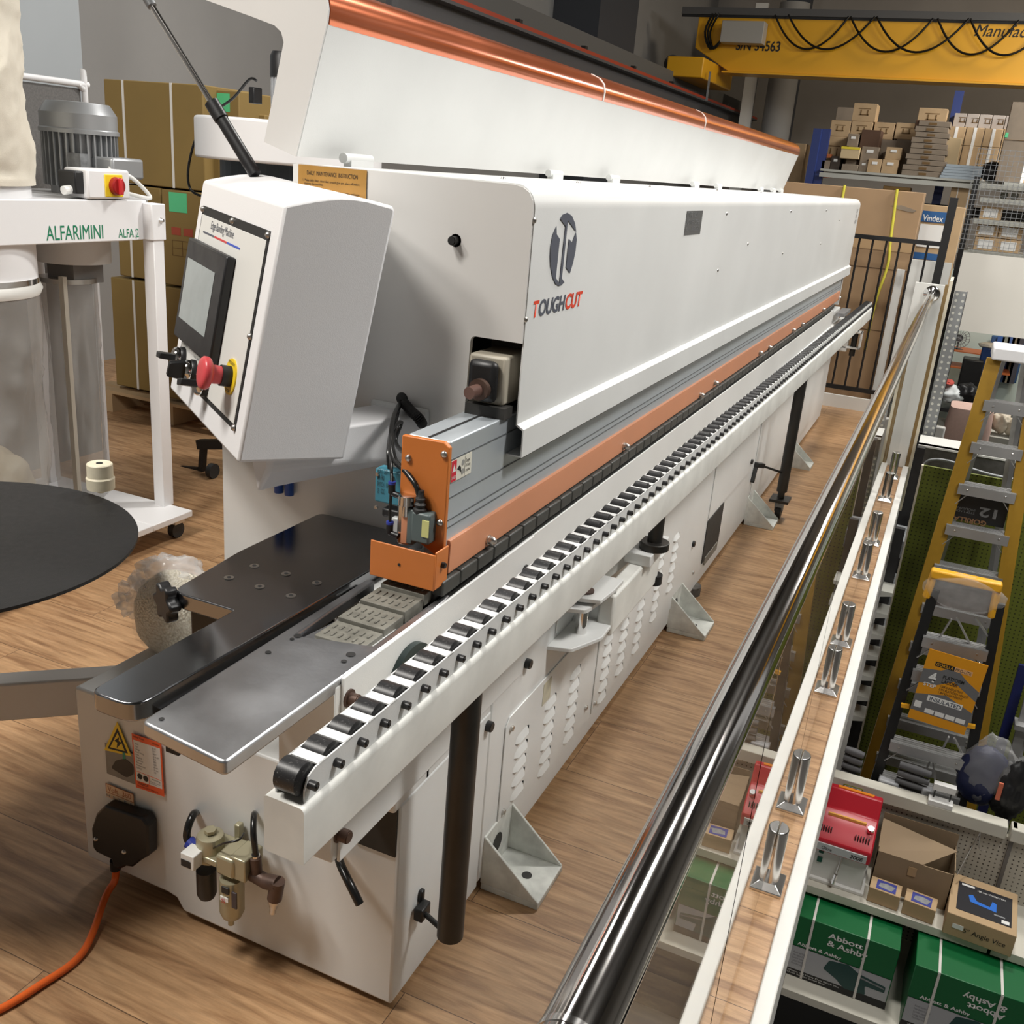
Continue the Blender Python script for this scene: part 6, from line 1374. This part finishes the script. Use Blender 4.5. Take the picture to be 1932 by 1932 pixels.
# green tool cartons on the lower shelf
M_dgreen = mat('deep_green', (.0, .12, .03), .4); M_bgry = mat('print_panel_grey', (.42, .43, .45), .4); M_vise = mat('vise_dark_green', (.01, .055, .05), .4)
def green_box(x0, x1, y0, y1, z0, z1, lab, flip):
    e = empty('vise_box', ((x0 + x1) / 2, (y0 + y1) / 2, z0), lab, 'carton', 'green and white tool cartons')
    MB().box(x0, x1, y0, y1, z0, z1).build('carton_body', M_dgreen, e, bev=.004)
    w_, h_ = x1 - x0, z1 - z0; F = frame((x0, y0, z0), (1, 0, 0), (0, 0, 1))
    fp = MB(F).box(.005, w_ - .005, h_ * .12, h_ * .50, .0, .0015).build('grey_print', M_bgry, e)
    MB(F).box(.0, w_ * .0 + w_, 0.0, h_ * .12, .0, .0015).build('black_band', M_blk, e)
    MB(F).box(0, w_, h_ * .50, h_ * .505, .0015, .002).build('fold_line', M_blk, e)
    MB(F).prism(rpoly([(w_ * .38, h_ * .30), (w_ * .42, h_ * .46), (w_ * .60, h_ * .50), (w_ * .70, h_ * .42), (w_ * .96, h_ * .36), (w_ * .96, h_ * .26), (w_ * .78, h_ * .26), (w_ * .80, h_ * .12), (w_ * .6, h_ * .10), (w_ * .52, h_ * .20)], .008), 'z', .0015, .0022).build('vise_picture', M_vise, fp)
    MB(F).prism(rpoly([(w_ * .70, h_ * .385), (w_ * .95, h_ * .33), (w_ * .95, h_ * .31), (w_ * .70, h_ * .36)], .002), 'z', .0022, .0026).build('highlight', M_gal, fp)
    t1_ = 'Abbott\n& Ashby'
    if flip: text(t1_, F @ V((w_ * .78, h_ * .88, .001)), (-1, 0, 0), (0, 0, -1), h_ * .24, M_label, e, width=w_ * .36, bold=.02)
    else: text(t1_, F @ V((w_ * .36, h_ * .66, .001)), (1, 0, 0), (0, 0, 1), h_ * .24, M_label, e, width=w_ * .38, bold=.02)
    text('Abbott & Ashby', F @ V((w_ * .10, h_ * .515, .001)), (1, 0, 0), (0, 0, 1), h_ * .07, M_label, e, width=w_ * .42, bold=.02)
    text('200mm (8") Heavy Duty Bench Vise\nQuick Release Swivel Base', F @ V((w_ * .06, h_ * .03, .0015)), (1, 0, 0), (0, 0, 1), h_ * .07, M_label, e, width=w_ * .5)
    text('Anvil surface\nHardened jaws\nSwivel base\nLarge handle\nPowder coat', F @ V((w_ * .08, h_ * .20, .0016)), (1, 0, 0), (0, 0, 1), h_ * .22, M_print, e, width=w_ * .14)
    for u in (.19, .70): MB(F).box(w_ * u, w_ * u + .012, 0, h_, .0026, .004).build('strap', M_strap, e)
    for u in (.19, .70): MB().box(x0 + w_ * u, x0 + w_ * u + .012, y0, y1, z1, z1 + .002).build('strap', M_strap, e)
green_box(.672, 1.19, 2.95, 3.35, -2.128, -1.755, 'green and grey tool carton with upright lettering on the lower shelf', False)
green_box(1.262, 1.80, 2.88, 3.28, -2.128, -1.745, 'green and grey tool carton with upside-down lettering on the lower shelf', True)
# things behind the gondola on the top
def gb(nm, px0, py0, px1, py1, y, m, lab, cat, dep=.05, grp=None, z0=-2.75):
    a, b = P(px0, py0, 'y', y), P(px1, py1, 'y', y); return MB().box(a.x, b.x, y, y + dep, z0, a.z).build(nm, m, None, label=lab, cat=cat, bev=.01, group=grp)
tt = empty('top_shelf', (1.3, 3.63, -1.36), 'dark shelf behind the pegboard holding grey rolled stock', 'shelf')
MB().box(.72, 2.2, 3.585, 3.665, -1.38, -1.36).build('shelf_board', M_blk, tt); 
for x in (.75, 2.1): MB().box(x, x + .05, 3.59, 3.62, -2.75, -1.38).build('shelf_leg', M_blk, tt)
for g, (x0, x1) in enumerate(((.74, .84), (1.02, 1.18))):
    for k in range(5):
        MB().lathe((x0, 3.63, -1.335 + k * .048), (x1, 3.63, -1.345 + k * .048), [(0, .018), (.5, .023), (1, .018)], 14).build('grey_tube', mat('grey_foam', (.10, .10, .105), .6), None, smooth=50, label='grey rolled tube, %s from the bottom in the %s stack' % (['first', 'second', 'third', 'fourth', 'fifth'][k], ['left', 'right'][g]), cat='tube', group='grey rolled tubes behind the pegboard')
for nm, px0, py0, px1, py1, y, m, lab, cat in (('paper_box', 1658, 1470, 1692, 1498, 3.60, M_bgry, 'light grey paper box beside the left grey tubes', 'box'), ('paper_box', 1740, 1488, 1756, 1510, 3.60, M_bgry, 'small grey paper box right of the grey tubes', 'box')):
    gb(nm, px0, py0, px1, py1, y, m, lab, cat, z0=-1.36)
a, b = P(1752, 1500, 'y', 3.56), P(1797, 1515, 'y', 3.56)
sh_ = MB().box(a.x, b.x, 3.50, 3.56, -1.25, -1.225).build('sign_holder', M_label, None, label='white plastic sign holder on the top rail', cat='holder'); MB().box(a.x + .01, b.x, 3.53, 3.57, -1.175, -1.14).build('holder_top', M_label, sh_)
for x in (a.x + .02, b.x - .02): MB().box(x, x + .006, 3.54, 3.55, -1.23, -1.17).build('holder_leg', M_blk, sh_)
a, b = P(1836, 1408, 'y', 3.7), P(1870, 1535, 'y', 3.7)
bb = blob('blue_case', ((a.x + b.x) / 2, 3.72, (a.z + b.z) / 2 + .02), ((b.x - a.x) / 2 + .04, .06, (a.z - b.z) / 2), mat('navy_case', (.012, .018, .07), .45), None, 4, .06, label='navy blue tool case wrapped in clear film', cat='case')
blob('film_wrap', ((a.x + b.x) / 2 + .02, 3.72, (a.z + b.z) / 2 + .06), ((b.x - a.x) / 2 + .05, .07, (a.z - b.z) / 2 + .02), mat('wrap_film', (.8, .8, .8)), bb, 14, .08, freq=8)
a, b = P(1885, 1440, 'y', 3.7), P(1925, 1545, 'y', 3.7)
bk2 = blob('black_bag', ((a.x + b.x) / 2, 3.7, (a.z + b.z) / 2), ((b.x - a.x) / 2, .07, (a.z - b.z) / 2 + .03), M_black, None, 7, .15, label='black bag with an orange tag behind the pegboard', cat='bag')
q = P(1885, 1492, 'y', 3.62); MB().box(q.x - .01, q.x + .012, 3.61, 3.62, q.z - .05, q.z + .05).build('orange_tag', mat('tag_orange', (.6, .15, .08), .5), bk2)
MB().lathe((.86, 2.95, -2.75), (.86, 2.95, -2.55), [(0, .03), (.9, .03), (1, .015)], 16).build('steel_bottle', M_chrome, None, smooth=40, label='small shiny steel bottle on the lower floor', cat='bottle')
